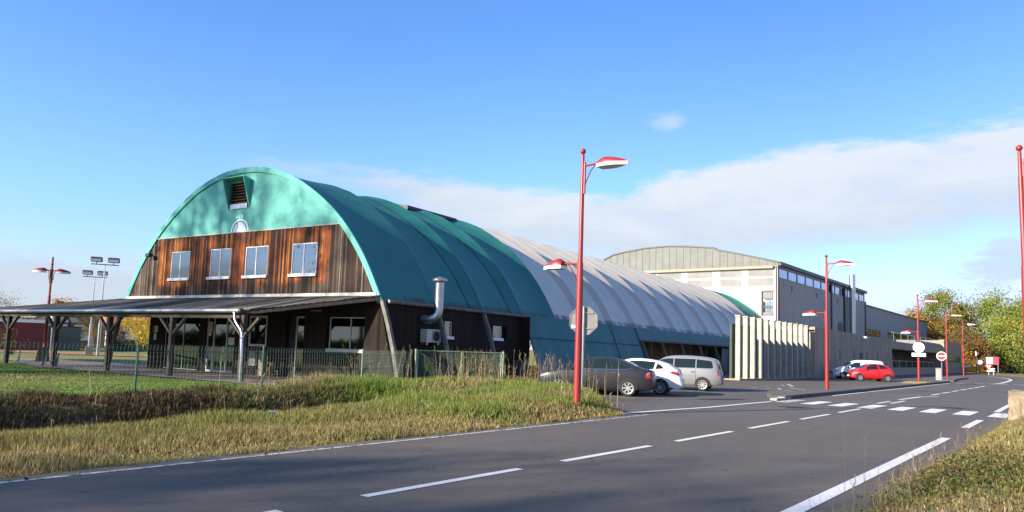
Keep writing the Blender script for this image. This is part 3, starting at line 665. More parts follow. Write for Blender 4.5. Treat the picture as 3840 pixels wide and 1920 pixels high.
for s in (0.0, 3.65, 7.4, 11.0):
    q = MB(); P = [(2 * XC - 4.52, s, 3.46), (2 * XC - 4.90, s, 2.50), (2 * XC - 5.28, s, 1.35), (2 * XC - 5.62, s, 0.0)]
    for a, b in zip(P[:-1], P[1:]): q.bar(a, b, .16, .22, (1, 0, 0))
    q.build('arch_leg', M_GLU, hall)
gp_ = MB().tube([(4.62, .30, 3.46), (4.62, 11.55, 3.44)], .075, 10).build('eaves_gutter', M_GLU, hall, smooth=True)
MB().lathe([(0, .24), (.09, .25), (.09, .34)], (4.62, 0, 3.46), 'y', 12).build('gutter_cap', M_CREAMB, gp_)
# flue
fl = MB().tube([(4.45, 2.75, 2.86), (4.86, 2.78, 2.83), (5.08, 2.84, 2.90), (5.20, 2.93, 3.08), (5.20, 2.95, 3.30), (5.20, 2.95, 4.50)], .20, 20).build('flue_pipe', M_DUCT, hall, smooth=True)
q = MB()
for k in range(13): q.lathe([(.20, 3.30 + k * .09), (.207, 3.31 + k * .09), (.20, 3.32 + k * .09)], (5.2, 2.95, 0), 'z', 20)
q.build('pipe_rib', M_DUCT, fl, smooth=True)
MB().lathe([(0, 4.50), (.32, 4.52), (.345, 4.56), (.345, 4.63), (.30, 4.67), (0, 4.78)], (5.20, 2.95, 0), 'z', 24).build('flue_cap', M_DUCT, fl, smooth=True)
# skirts
def skirt(s0, s1, zlo, m, name='side_skirt', x_in=0.0, amp=0.05, left=False):
    q = MB(); n = max(2, int((s1 - s0) / .3)); zs = [3.50, 3.0, 2.6] if zlo > 2 else [3.50, 3.0, 2.5, 2.0, 1.4, .8, 0]
    zs = [z for z in zs if z > zlo] + [zlo]
    for k in range(n + 1):
        s = s0 + (s1 - s0) * k / n
        for z in zs:
            off = amp * (math.sin(s * 1.67) + .6 * math.sin(s * 3.9 + z)) * (3.5 - z) / 3.5
            x = hw_at(z) + off - x_in; q.v.append((XC - x if left else XC + x, s, z))
    Z = len(zs)
    for k in range(n):
        for j in range(Z - 1): q.f.append((k * Z + j, (k + 1) * Z + j, (k + 1) * Z + j + 1, k * Z + j + 1)); q.mi.append(0)
    return q.build(name, m, hall, smooth='all')
skirt(11.3, 18.9, 0, M_SKIRT); skirt(18.9, 22.6, 0, M_SKIRT, x_in=.04); skirt(22.6, 26.8, 0, M_SKIRT)
skirt(26.8, 50.3, 2.6, M_SKIRT, amp=.02); skirt(50.3, 72, 0, M_SKIRT2); skirt(12, 27, 0, M_SKIRT, left=True); skirt(51, 72, 0, M_SKIRT2, left=True); skirt(27, 51, 2.6, M_SKIRT, left=True)
MB().bar((XC + hw_at(2.55) + .03, 26.9, 2.57), (XC + hw_at(2.55) + .03, 50.5, 2.57), .12, .12).build('opening_gutter', M_GLU, hall)
for s in (11.3, 26.8):     # hem strips
    q = MB()
    for z0_, z1_ in ((3.4, 2.4), (2.4, 1.4), (1.4, 0.05)):
        if z1_ > (0 if s < 20 else -1): q.bar((XC + hw_at(z0_) + .02, s, z0_), (XC + hw_at(z1_) + .02, s, z1_), .05, .05)
    q.build('skirt_hem', M_SEAM, hall)
MB().bar((XC + hw_at(2.2) + .03, 18.9, 2.25), (XC + hw_at(2.2) + .03, 26.7, 2.2), .02, .03).bar((XC + hw_at(2.2) + .05, 11.5, 2.3), (XC + hw_at(2.2) + .05, 18.8, 2.25), .02, .03).build('skirt_seam', M_SEAM, hall)
# timber in the open bay
for s in (31.4, 35.8, 40.4, 44.9, 27.4):
    for sg in (1, -1):
        q = MB(); x1 = hw_at(2.5) - .05; x2 = hw_at(0) + .0
        q.bar((XC + sg * x1, s, 2.5), (XC + sg * x2, s + .1, 0), .14, .16, (1, 0, 0)); q.build('arch_leg', M_GLU, hall)
for s in (27.9, 30.0, 34.3, 38.9, 43.4, 46.4): MB().bar((XC + 9.6, s, 2.5), (XC + 9.6, s, 0), .10, .12).build('post', M_GLU, hall)
for s in (32.2, 36.6, 41.2): MB().bar((XC + 9.75, s, 2.5), (XC + 9.9, s - .5, 0), .08, .10, (1, 0, 0)).build('brace', M_GLU, hall)
MB().box(4.55, 48.1, 0, 4.62, 51.2, 2.45).build('partition_panel', M_HALLS, hall)
MB().box(2.9, 26.9, 0, 3.0, 48.0, 2.62).build('inner_boarding', pm('rusty_boarding', (.30, .15, .07), (.14, .12, .06), .45, .9), hall)
MB().box(2 * XC - 4.2, 14, -.02, 5.2, 71, 0.008).build('hall_floor', pm('hall_floor_clay', (.10, .075, .06)), hall)
cwall([XC - WZ - 1.8, XC, XC + WZ + 1.8], lambda x: 0.0, lambda x: max(3, z_at(x - XC) - 0.05), [], 71.8, 71.95, 'end_wall', M_TEALG, hall, 0.5)
# ridge ventilator
q = MB(); rv = [(-5.6, 10.0), (-5.5, 10.22), (-3.9, 10.12), (-2.9, 9.93), (-2.85, 9.75), (-3.0, 9.6)]
q.prism(rv, 'y', 9.9, 14.8); q.build('ridge_ventilator', M_DARKM, hall)

# ------------------------------------------------------------------ entrance canopy
can = empty('entrance_canopy', O3, TH, label='lean-to timber canopy with dark corrugated roof along the front of the arched hall', cat='canopy')
q = MB(); xs_ = np.arange(-29.5, 4.5, 0.042); ZR, ZE, YE = 3.68, 2.80, -4.28
rows = 5; n = len(xs_)
for x in xs_:
    x = float(x); ye = YE if x < 1.0 else YE * max(0.0, (4.5 - x) / 3.5)
    zr = ZR if x > -14.6 else ZR + (x + 14.6) * 0.034
    for k in range(rows):
        t = k / (rows - 1); yy_ = ye * t; sag = 0.03 * math.sin(x * .8) * t
        z = zr + (ZE - ZR if x > -14.6 else ZE - zr) * (yy_ / YE) + 0.022 * math.cos(2 * math.pi * x / 0.177) - sag * .6
        q.v.append((x, yy_ - .02, z))
for i in range(n - 1):
    for k in range(rows - 1): q.f.append((i * rows + k, (i + 1) * rows + k, (i + 1) * rows + k + 1, i * rows + k + 1)); q.mi.append(0)
roof = q.build('roof', M_TIN, can, smooth='all')
md = roof.modifiers.new('thick', 'SOLIDIFY'); md.thickness = 0.03
q = MB().tube([(-29.5, -4.38, 2.76), (-14, -4.38, 2.75), (-9, -4.38, 2.77), (1.05, -4.38, 2.79)], .085, 10)
gt = q.build('gutter', M_ZINC, can, smooth=True)
MB().lathe([(0, 1.05), (.095, 1.05), (.095, 1.18), (0, 1.19)], (0, -4.38, 2.79), 'x', 12).build('gutter_end', M_DARKM, gt, smooth=True)
MB().tube([(.75, -4.4, 2.72), (.80, -4.42, 2.55), (.90, -4.43, 2.35)], .055, 10).tube([(1.22, -4.40, 2.02), (1.30, -4.40, 1.9), (1.36, -4.40, 1.0), (1.36, -4.40, 0.04)], .062, 10).tube([(.90, -4.43, 2.36), (1.22, -4.40, 2.02)], .055, 10).lathe([(.075, 1.7), (.08, 1.75), (.075, 1.8)], (1.33, -4.4, 0)).build('downpipe', M_STEEL, can, smooth=True)
MB().box(-29.5, -4.2, 2.50, 1.1, -4.02, 2.72).build('eaves_beam', M_BEAM, can)
MB().add([(1.0, -4.25, 2.62), (4.45, -.1, 3.48), (4.45, -.1, 3.62), (1.0, -4.25, 2.77), (0.9, -4.2, 2.62), (4.3, -.1, 3.48), (4.3, -.1, 3.62), (.9, -4.2, 2.77)], [(0, 1, 2, 3), (7, 6, 5, 4), (0, 3, 7, 4), (3, 2, 6, 7), (0, 4, 5, 1), (1, 5, 6, 2)]).build('verge_board', M_BEAM, can)
for k in range(23):
    x = -28.5 + k * 1.35
    if x < 1.0: MB().bar((x, 0, 3.55 if x > -14.6 else 3.55 + (x + 14.6) * .034), (x, -4.1, 2.68), .07, .12).build('rafter', M_BEAM, can)
for x in (1.0, -3.68, -8.52, -13.32, -18.2, -23.0):
    MB().bar((x, -4.11, 2.5), (x, -4.11, 0), .19, .19, (0, 1, 0)).build('post', M_BEAM, can)
    for sg in (-1, 1):
        MB().bar((x + sg * .08, -4.11, 1.82), (x + sg * .92, -4.11, 2.52), .10, .13, (0, 1, 0)).build('brace', M_BEAM, can)

# ================================================================== concrete fins
fs = empty('concrete_fin_screen', (-19.3, 50.2, 0), label='row of tall pale concrete fins between the arched hall and the concrete annex', cat='fin wall')
for i in range(12):
    y = 0.15 + i * 1.42
    f = MB().box(-.18, y, -.02, .16, y + .31, 4.42).build('fin', M_FIN, fs, bevel=.02)
    MB().box(-.22, y - .04, 4.42, .20, y + .35, 4.52).build('cap', M_FIN, f, bevel=.01)
MB().box(-1.20, 1.7, 0, -1.02, 17.2, 4.0).build('back_wall', pm('dull_green_wall', (.060, .078, .062), (.040, .055, .045), 1.0, .9), fs)
MB().box(-.9, .0, 0, .2, 16.2, .10).build('plinth', M_CONC, fs)

# ================================================================== concrete annex
an = empty('concrete_annex', (-18.6, 66.2, 0), label='low brown-grey concrete annex with small porthole windows behind the fins', cat='building')
def AW(x, y, z): return (-y, x, z)
holes = [(69.6 - 66.2, 2.15), (8.0, 2.15), (13.3, 2.15), (18.7, 2.13), (23.8, 2.13), (29.1, 2.2)]
cwall([0, 31.4], lambda x: -.05, lambda x: 4.40 - .0065 * x, [(15.4, 17.0, 0, 2.4)] + [(a - .20, a + .20, b - .42, b + .42) for a, b in holes], 0, .3, 'front_wall', M_CONC, an, 4, T=AW)
for a, b in holes:
    q = MB().box(-.24, a - .21, b - .43, -.2, a + .21, b + .43); q.build('porthole_pane', M_BLACK, an)
    MB().lathe([(.17, .01), (.24, .02), (.24, .0)], (0, a, b), 'x', 16).build('porthole_ring', M_CONC, an, smooth=True)
MB().box(-.2, 15.4, 0, -.14, 17.0, 2.4).build('door', pm('grey_violet_door', (.11, .10, .12)), an)
MB().box(-3.8, 0, 4.0, -.02, 31.4, 4.15).build('roof', M_CONC, an); MB().box(-3.8, 0, 0, 0 - .3, .25, 4.38).build('end_wall', M_FIN, an)
l = MB().box(-.02, 16.6, 3.95, .45, 17.3, 4.12).build('security_light', M_LAMPW, an, bevel=.03)
for y_ in (2.0, 12.7): MB().box(0, y_, .9, .03, y_ + .5, 1.7).build('wall_box', M_SIGNB, an)
# recessed part with stair and railing
MB().box(-.3, 31.4, 3.17, 0, 71, 4.1).build('fascia', M_CONC, an); MB().box(-11.5, 31.4, 3.30, -.3, 71, 3.5).build('soffit', M_CONC, an)
MB().box(-4.3, 31.4, 0, -4.1, 71, 3.3).build('recessed_wall', pm('dim_wall', (.10, .10, .10), (.06, .06, .065), .4, .9), an)
MB().box(-.25, 31.5, 0, -.02, 62, .95).build('low_parapet', M_CONC, an)
q = MB()
for k in range(16): q.box(-3.8, 48 - k * .42, .1 + k * .2, -2.2, 48.4 - k * .42, .3 + k * .2)
q.build('stair', M_CONC, an)
q = MB(); q.tube([(-.1, 31.6, 1.75), (-.1, 62, 1.75)], .03, 6)
for k in range(8): q.tube([(-.1, 32 + k * 4.2, .95), (-.1, 32 + k * 4.2, 1.75)], .025, 6)
q.build('railing', M_STEEL, an)
q = MB(); q.tube([(-.3, 33, 5.2), (-.3, 71, 5.25)], .04, 6)
for k in range(9): q.tube([(-.3, 34 + k * 4.5, 4.1), (-.3, 34 + k * 4.5, 5.2)], .03, 6)
q.build('roof_railing', M_STEEL, an)
q = MB().box(-3, 50, 4.1, -.5, 71, 4.75).build('roof_block', M_HALLG, an)
# roadside end pavilion of the annex
pv = empty('roadside_pavilion', (-18.6, 137.5, 0), label='brown concrete pavilion with pale end wall and a strip of windows beside the road', cat='building')
MB().box(-9, 0, 0, -.15, .3, 5.3).build('end_wall', M_CREAMB, pv)
MB().box(-.8, -.02, 0, .02, .28, 5.45).build('corner_pier', M_CREAMB, pv)
cwall([.3, 20.5], lambda x: 0, lambda x: 5.3, [(2.0, 18.5, 1.5, 3.3)], 0, .3, 'front_wall', M_CONC, pv, 5, T=lambda x, y, z: (-y, x, z))
MB().box(-8.5, .3, 5.1, -.3, 20.5, 5.28).build('roof', M_CONC, pv)
for k in range(4): window(pv, 2.0 + k * 4.1, 6.0 + k * 4.1, 1.5, 3.3, .1, [4.0 + k * 4.1], M_CREAMB, M_GLASSU, M_ROOM, fw=.35, T=lambda x, y, z: (-y, x, z))
MB().box(.02, .5, 0, .35, 20, 1.2).build('planter_wall', M_CONC, pv)

# ================================================================== large white hall
bh = empty('large_white_hall', (-30.49, 93, 0), label='tall white and blue-grey hall with a curved ribbed metal roof front behind the vault', cat='building')
cwall([-30, 0], lambda x: 0, lambda x: 12.95, [(-2.06, -.60, 6.85, 9.92)], 0, .3, 'gable_wall', M_HALLW, bh, 6)
TOPP = [(-29.5, 13.5), (-25.5, 14.9), (-23.7, 15.7), (-21.9, 16.0), (-18.5, 16.4), (-15.1, 16.48), (-12.2, 16.3), (-8.65, 15.92), (-8.30, 15.70), (-4.3, 14.75), (0.0, 13.56)]
def hz_(x): return float(np.interp(x, [p[0] for p in TOPP], [p[1] for p in TOPP]))
cwall([p[0] for p in TOPP], lambda x: 12.95, hz_, [], -.18, .25, 'ribbed_fascia', M_FASC, bh, 1.03)
q = MB()
for k in range(29):
    x = -.35 - k * 1.03; q.box(x - .022, -.21, 13.2, x + .022, -.18, hz_(x) - .05)
q.build('fascia_ribs', M_DARKM, bh)
MB().box(-29.5, -.42, 12.80, -.55, -.18, 13.16).build('cream_beam', M_CREAMB, bh, bevel=.02)
for a, b in ((-7.6, -4.75), (-3.85, -.6), (-12.2, -8.6), (-16.5, -13.1)):
    for z0_, z1_ in ((11.85, 12.68), (10.65, 11.62)): MB().box(a, -.03, z0_, b, 0, z1_).build('translucent_panel', M_HALLG, bh)
wd = window(bh, -2.02, -.64, 6.9, 9.88, .1, [-1.33], M_DARKM, M_GLASSU, M_ROOM, fw=.1)
MB().box(-1.92, .02, 9.05, -.74, .05, 9.78).build('shutter', M_HALLG, wd); MB().box(-1.92, .0, 8.0, -.74, .04, 8.1).build('transom', M_DARKM, wd); MB().box(-1.92, .02, 6.98, -.74, .05, 7.25).build('kick_panel', M_HALLG, wd)
MB().box(-2.12, -.10, 6.8, -2.04, .0, 10.05).build('red_reveal', pm('maroon_trim', (.16, .03, .04)), wd); MB().box(-2.1, -.12, 9.95, -.5, 0, 10.12).build('lintel', M_CREAMB, wd)
MB().tube([(-.08, -.10, 13.1), (-.05, -.12, 12.6), (-.05, -.12, 4.5)], .07, 8).build('downpipe', pm('pinkish_pipe', (.45, .33, .33)), bh)
# long side
def LW_(x, y, z): return (-y, x, z)
wins = [(.35 + k * 3.72, 3.72 + k * 3.72, 11.62, 12.88) for k in range(12) if .35 + k * 3.72 < 43]
cwall([0, 45.0], lambda x: 0, lambda x: 13.22, wins, 0, .3, 'side_wall', M_HALLS, bh, 6, T=LW_)
for a, b, c, d_ in wins: window(bh, a, b, c, d_, .08, [], M_DARKM, M_GLASSU, M_ROOM, fw=.10, T=LW_)
q = MB()
ns = len(TOPP)
for y_ in (-.3, 45.2):
    for x, z in TOPP: q.v.append((x + (.35 if x == 0 else 0), y_, z + .06))
    for x, z in TOPP: q.v.append((x + (.35 if x == 0 else 0), y_, z - .12))
for i in range(ns - 1): q.f += [(i, i + 1, 2 * ns + i + 1, 2 * ns + i), (ns + i, 3 * ns + i, 3 * ns + i + 1, ns + i + 1), (i, ns + i, ns + i + 1, i + 1), (2 * ns + i, 2 * ns + i + 1, 3 * ns + i + 1, 3 * ns + i)]; q.mi += [0] * 4
q.f.append((ns - 1, 3 * ns - 1, 4 * ns - 1, 2 * ns - 1)); q.mi.append(0)
q.build('roof', M_DARKM, bh)
MB().box(.0, -.2, 13.15, .42, 45.1, 13.42).build('roof_edge', M_DARKM, bh)
for y_ in (5.3, 16.5, 27.6, 38.7): MB().box(.0, y_ - .25, 10.3, .03, y_ + .25, 11.0).build('slot_vent', M_DARKM, bh)
MB().box(0, 23.6, 4.5, .18, 24.1, 13.1).build('rainwater_pipe', M_DARKM, bh)
ch = MB().lathe([(.46, 4.2), (.46, 15.3), (.40, 15.3), (.40, 15.0)], (.75, 33.5, 0), 'z', 20).build('steel_chimney', M_STEEL, bh, smooth=True)
MB().box(0, 30.9, 4.2, .25, 31.4, 13.1).build('rainwater_pipe', M_DARKM, bh)
MB().box(.0, 27.6, 5.9, .05, 30.2, 7.4).build('dark_window', M_DARKM, bh)
MB().box(-1, 45.0, 0, .15, 45.4, 11.8).build('corner_trim', M_DARKM, bh)
cwall([45.4, 107.5], lambda x: 0, lambda x: 11.2, [(46, 57, 6.0, 7.15), (63, 86, 6.2, 7.2)], 0, .3, 'rear_side_wall', M_HALLS, bh, 8, T=LW_)
MB().box(-20, 45.4, 11.15, .15, 107.6, 11.35).build('rear_roof', M_DARKM, bh)
for a in (46, 49.7, 53.4): window(bh, a, a + 3.6, 6.0, 7.15, .1, [a + 1.8], M_DARKM, M_GLASSU, M_ROOM, fw=.12, T=LW_)
for k in range(4): window(bh, 63 + k * 5.75, 68.7 + k * 5.75, 6.2, 7.2, .1, [], M_DARKM, M_GLASSU, M_ROOMD, fw=.2, T=LW_)
MB().box(-20, 107.2, 0, 0, 107.5, 11.2).build('rear_wall', M_HALLS, bh)

# ================================================================== street lamps
def lamp_head(parent, x0, x1, z, big):
    # domed bowl seen from the side: red shell over a white rim
    s = 1 if x1 > x0 else -1; L = abs(x1 - x0); q = MB(); n = 14; m = 12
    rows_ = []
    for i in range(n + 1):
        t = i / n; w = 0.20 * math.sin(math.pi * min(1, .22 + .78 * t)) ** .6 * (1 - t ** 5) + .002; h = (0.20 * (1 - t ** 1.6) ** .8 + .012 if t < 1 else .01) * (min(1, .55 + 2.5 * t))
        rows_.append((x0 + s * L * t, w, h))
    for x, w, h in rows_:
        for k in range(m + 1):
            a = math.pi * k / m; q.v.append((x, w * math.cos(a), z + h * math.sin(a)))
    for i in range(n):
        for k in range(m): q.f.append((i * (m + 1) + k, (i + 1) * (m + 1) + k, (i + 1) * (m + 1) + k + 1, i * (m + 1) + k + 1)); q.mi.append(0)
    q.f.append(tuple(range(m + 1))); q.mi.append(0)
    hd = q.build('lamp_head', M_RED, parent, smooth=True)
    q = MB()
    for x, w, h in rows_:
        for k, zz in ((0, z), (1, z - .085 * (1 - .0 * h))): q.v += [(x, -w - .012, zz), (x, w + .012, zz)]
    for i in range(n):
        a, b = 4 * i, 4 * i + 4; q.f += [(a, b, b + 2, a + 2), (a + 1, a + 3, b + 3, b + 1), (a + 2, b + 2, b + 3, a + 3)]; q.mi += [0] * 3
    q.f.append((0, 2, 3, 1)); q.mi.append(0)
    q.build('white_rim', M_LAMPW, hd, smooth=True)
    return hd
def street_lamp(name, loc, H, label, group='red street lamps', second=True, k=1.0, arm=True, mirror=False, rz=0):
    t = empty(name, loc, rz, label=label, cat='street lamp', group=group)
    MB().tube([(0, 0, 0), (0, 0, 3.3), (0, 0, 3.9)], [.098, .088, .074], 14).tube([(0, 0, 3.9), (0, 0, 6.15), (0, 0, 6.2), (0, 0, H - .17)], [.062, .056, .045, .043], 14).build('pole', M_RED, t, smooth=True)
    q = MB().lathe([(.078 * math.sin(math.pi * i / 8) + .0005, H - .07 + -.078 * math.cos(math.pi * i / 8)) for i in range(9)], n=14).lathe([(.046, H - .17), (.03, H - .15), (.03, H - .12)], n=12); q.build('ball_finial', M_RED, t, smooth=True)
    MB().box(-.06, -.12, .0, .06, .12, .02).box(-.12, -.12, 0, .12, .12, .015).build('base_plate', M_RED, t)
    for s, on, z in ((1, arm, H - .48), (-1, second, 3.86)):
        if mirror and s < 0: z = H - .48
        if not on: continue
        ax = .26 if mirror else .52
        q = MB().tube([(s * .03, 0, z), (s * (ax + .03), 0, z + .03)], .028, 8)
        a = q.build('arm', M_RED, t, smooth=True)
        q = MB(); P = [(s * .06, 0, z - .62), (s * .12, 0, z - .42), (s * ax * .5, 0, z - .14), (s * ax * .86, 0, z + .06), (s * (ax + .06), 0, z + .10)]
        q.tube(P, .016, 6); q.build('brace', M_REDD, t, smooth=True)
        MB().box(s * .055, -.03, z - .75, s * .085, .03, z + .12).build('bracket', M_RED, t)
        L = .74 if mirror else (.85 if s > 0 else .66)
        lamp_head(t, s * ax, s * (ax + L), z - .03, True)
    return t
street_lamp('street_lamp', (-10.62, 16.5, .10), 6.98, 'tall red street lamp with two heads on the grass corner beside the stop sign')
street_lamp('street_lamp', (-10.52, 39.5, .13), 6.85, 'red two-headed street lamp on the kerbed strip right of the concrete fins')
street_lamp('street_lamp', (-10.42, 64.3, .13), 6.75, 'red street lamp carrying a white round sign, beyond the red car on the kerbed strip')
street_lamp('street_lamp', (-11.4, 86.0, .1), 6.9, 'slim red street lamp behind the no entry sign, in front of the pavilion wall', second=False)
street_lamp('street_lamp', (-12.7, 109.5, .1), 7.1, 'farthest red street lamp standing against the dark trees at the bend', second=False)
rl_ = street_lamp('street_lamp', (-1.18, 22.35, .25), 6.98, 'red street lamp on the right-hand bank, cut off by the right edge of the view', second=False)
rl_.rotation_euler[1] = -.0125
street_lamp('street_lamp', (-48.87, 17.78, 0), 5.85, 'red street lamp with twin lamp heads rising behind the canopy at far left', second=True, mirror=True, rz=R(68))

# ================================================================== floodlight masts
def mast(loc, H, label, rz):
    t = empty('floodlight_mast', loc, rz, label=label, cat='floodlight mast', group='floodlight masts by the playing field')
    MB().tube([(0, 0, 0), (0, 0, 2.6), (0, 0, 2.65), (0, 0, H)], [.13, .12, .07, .05], 10).build('mast', M_STEEL, t, smooth=True)
    MB().bar((-1.0, 0, H), (1.0, 0, H), .07, .07).build('crossbar', M_DARKM, t)
    for s in (-1, 1):
        f = MB().bar((s * .62 - .42, -.1, H + .38), (s * .62 + .42, -.1, H + .38), .45, .26, (0, .5, 1)).build('floodlight', M_DARKM, t, bevel=.03)
        MB().bar((s * .62, 0, H), (s * .62, -.05, H + .3), .05, .05).build('bracket', M_DARKM, t)
        MB().box(s * .62 - .36, -.38, H + .2, s * .62 + .36, -.33, H + .42).build('lens', M_STEEL, f)
    return t
mast((-62.97, 26.78, 0), 7.35, 'taller pale floodlight mast with two floodlights above the canopy roof', R(60))
mast((-73.5, 30.45, 0), 7.05, 'shorter-looking floodlight mast with two floodlights, left of the taller one', R(60))
tb = MB().box(-.28, -.2, 0, .28, .2, .68).build('utility_cabinet', M_SIGNB, None, bevel=.02, label='small grey cabinet at the foot of the floodlight masts', cat='cabinet'); tb.location = (-64.9, 26.9, 0); tb.rotation_euler[2] = R(68)

# ================================================================== signs
def disc(q, r0, r1, y0, y1, c=(0, 0), n=32, sx=1, mi=0):
    for k in range(n):
        A, B = 2 * math.pi * k / n, 2 * math.pi * (k + 1) / n
        v = [(c[0] + sx * r * math.cos(t), y, c[1] + r * math.sin(t)) for r, t in ((r0, A), (r1, A), (r1, B), (r0, B)) for y in (y0, y1)]
        q.add(v, [(0, 2, 4, 6), (7, 5, 3, 1), (2, 3, 5, 4), (0, 6, 7, 1)], mi)
    return q
def rotz(o, deg): o.rotation_euler[2] = R(deg)
s = empty('stop_sign', (-13.46, 21.2, .1), R(33), label='grey back of an octagonal stop sign on a thin galvanised post on the grass corner', cat='road sign')
P8 = [(.50 * math.cos(R(22.5 + 45 * k)), 2.58 + .50 * math.sin(R(22.5 + 45 * k))) for k in range(8)]
pl = MB().prism(P8, 'y', .05, .065).build('sign_plate', M_SIGNB, s)
q = MB()
for k in range(8): a, b = P8[k], P8[(k + 1) % 8]; q.bar((a[0] * .985, .045, 2.58 + (a[1] - 2.58) * .985), (b[0] * .985, .045, 2.58 + (b[1] - 2.58) * .985), .03, .03, (0, 1, 0))
q.build('rim', M_SIGNB, pl)
for z in (2.32, 2.84): MB().box(-.33, .02, z - .02, .33, .05, z + .02).build('mounting_rail', M_SIGNB, pl)
MB().box(-.42, .045, 2.30, -.24, .05, 2.38).box(-.40, .045, 2.38, -.36, .05, 2.43).box(-.32, .045, 2.38, -.28, .05, 2.42).build('white_sticker', M_SIGNW, pl)
MB().prism([(x * .97, 2.58 + (z - 2.58) * .97) for x, z in P8], 'y', .066, .07).build('red_face', M_SIGNR, pl)
MB().tube([(0, 0, 0), (0, 0, 3.06)], .038, 10).build('post', M_STEEL, s, smooth=True)
s = empty('no_entry_sign', (-9.98, 72.3, .1), R(8), label='red no entry sign with a white bar on a thin pale post by the kerb', cat='road sign')
pl = disc(MB(), 0.001, .36, -.03, -.01).build('sign_plate', M_SIGNR, s, smooth=False); pl.location.z = 2.15
disc(MB(), .325, .375, -.04, -.0).build('white_ring', M_SIGNW, pl); MB().box(-.24, -.042, -.055, .24, -.03, .055).build('white_bar', M_SIGNW, pl)
MB().tube([(0, .02, 0), (0, .02, 2.4)], .035, 8).build('post', M_STEEL, s, smooth=True)
s = empty('round_sign', (-10.37, 64.12, .1), R(9), label='white back of a round sign above a white plate, fixed to a red street lamp', cat='road sign')
disc(MB(), 0.001, .39, -.03, -.01, (0, 2.70)).build('round_plate', M_SIGNW, s); MB().box(-.47, -.03, 2.0, .47, -.01, 2.27).build('rectangular_plate', M_SIGNW, s)
MB().box(-.06, -.0, 2.1, .06, .1, 2.9).build('clamp', M_STEEL, s)
s = empty('give_way_sign', (-12.75, 139.4, .05), R(5), label='white and red triangular give way sign on two short posts at the junction', cat='road sign')
q = MB().prism([(-.5, 1.62), (.5, 1.62), (0, .78)], 'y', -.03, -.01).build('red_triangle', M_SIGNR, s); MB().prism([(-.30, 1.52), (.30, 1.52), (0, 1.0)], 'y', -.045, -.03).build('white_triangle', M_SIGNW, q)
MB().box(-.25, -.03, .55, .25, -.01, .75).build('plate', M_SIGNW, s); MB().tube([(0, .02, 0), (0, .02, 1.5)], .05, 8).build('post', M_CREAM, s)
s = empty('direction_sign', (-12.15, 138.6, .05), R(5), label='small white and blue sign beside the give way sign', cat='road sign')
q = MB().box(-.38, -.03, .55, .30, -.01, 1.08).build('sign_plate', M_SIGNW, s); MB().box(.08, -.035, .62, .3, -.03, 1.02).build('blue_mark', M_SIGNBL, q); MB().tube([(.1, .02, 0), (.1, .02, .9)], .05, 8).build('post', M_CREAM, s)
s = empty('advertising_board', (-14.0, 159.4, .2), R(5), label='advertising board with pale blue left half and dark red right half under the trees', cat='board')
q = MB().box(-.95, -.04, 1.6, .1, .0, 2.85).build('blue_panel', pm('faded_blue', (.22, .32, .42), (.5, .55, .6), 3), s); MB().box(.1, -.04, 1.5, 1.0, .0, 2.9).build('red_panel', pm('maroon', (.30, .03, .06)), s)
for x in (-.8, .85): MB().tube([(x, .03, 0), (x, .03, 2.6)], .05, 6).build('post', M_STEEL, s)
s = empty('mast_sign', (-15.4, 149.2, .1), R(5), label='dark post carrying a narrow white panel above a red lamp, left of the board', cat='road sign')
MB().tube([(0, 0, 0), (0, 0, 3.0)], .06, 8).build('post', M_DARKM, s); MB().box(-.12, -.05, 3.0, .02, 0, 3.75).build('white_panel', M_SIGNW, s); MB().box(.05, -.05, 3.2, .4, 0, 3.6).build('red_panel', M_REDD, s)
s = empty('blue_round_sign', (-15.1, 149.6, .1), R(5), label='small pale blue round sign on a thin post beside the dark post', cat='road sign')
disc(MB(), .001, .38, -.03, 0, (.2, 1.95)).build('sign_plate', pm('pale_blue', (.35, .50, .70), (.15, .28, .6), 4), s); MB().tube([(.2, .02, 0), (.2, .02, 1.9)], .04, 6).build('post', M_DARKM, s)
s = empty('banner', (-16.4, 154.0, .0), R(6), label='orange roadside banner on low stakes in front of the trees', cat='banner')
MB().box(-.95, -.03, .45, .95, 0, 1.15).build('cloth', pm('orange_cloth', (.62, .22, .03)), s)
for x in (-.9, .9): MB().tube([(x, .03, 0), (x, .03, 1.2)], .03, 6).build('stake', M_BEAM, s)
s = empty('banner', (-18.1, 158.5, .0), R(6), label='green and white banner on low stakes left of the orange banner', cat='banner')
q = MB().box(-1.5, -.03, .45, 1.3, 0, 1.3).build('cloth', pm('green_cloth', (.10, .36, .22)), s); MB().box(-1.5, -.035, 1.05, .8, -.03, 1.3).build('white_band', M_SIGNW, q)
for x in (-1.4, 1.2): MB().tube([(x, .03, 0), (x, .03, 1.3)], .03, 6).build('stake', M_BEAM, s)
s = empty('white_house', (-22, 197, 0), R(6), label='small white building with dark posts half hidden by the roadside trees', cat='building')
MB().box(-3, 0, 0, 3.5, 4, 2.9).build('wall', M_HALLW, s); MB().box(-3.4, -.4, 2.9, 3.9, 4.4, 3.1).build('roof', M_DARKM, s)
for x in (-1.5, 0.2, 1.6): MB().box(x, -.05, .8, x + .5, 0, 2.1).build('window', M_DARKM, s)
bn = MB().box(-.22, -.22, 0, .22, .22, 1.0).box(-.24, -.24, 1.0, .24, .24, 1.08).build('litter_bin', M_SIGNB, None, bevel=.02, label='grey litter bin beside the no entry sign', cat='bin'); bn.location = (-10.55, 74.8, .14)
bl = MB().tube([(0, 0, 0), (0, 0, 1.72)], .22, 14).tube([(0, 0, 1.72), (0, 0, 1.80)], [.18, .05], 14).build('blue_container', M_BLUE, None, smooth=True, label='slim bright blue container standing at the end of the concrete fins', cat='container'); bl.location = (-18.9, 67.4, 0)
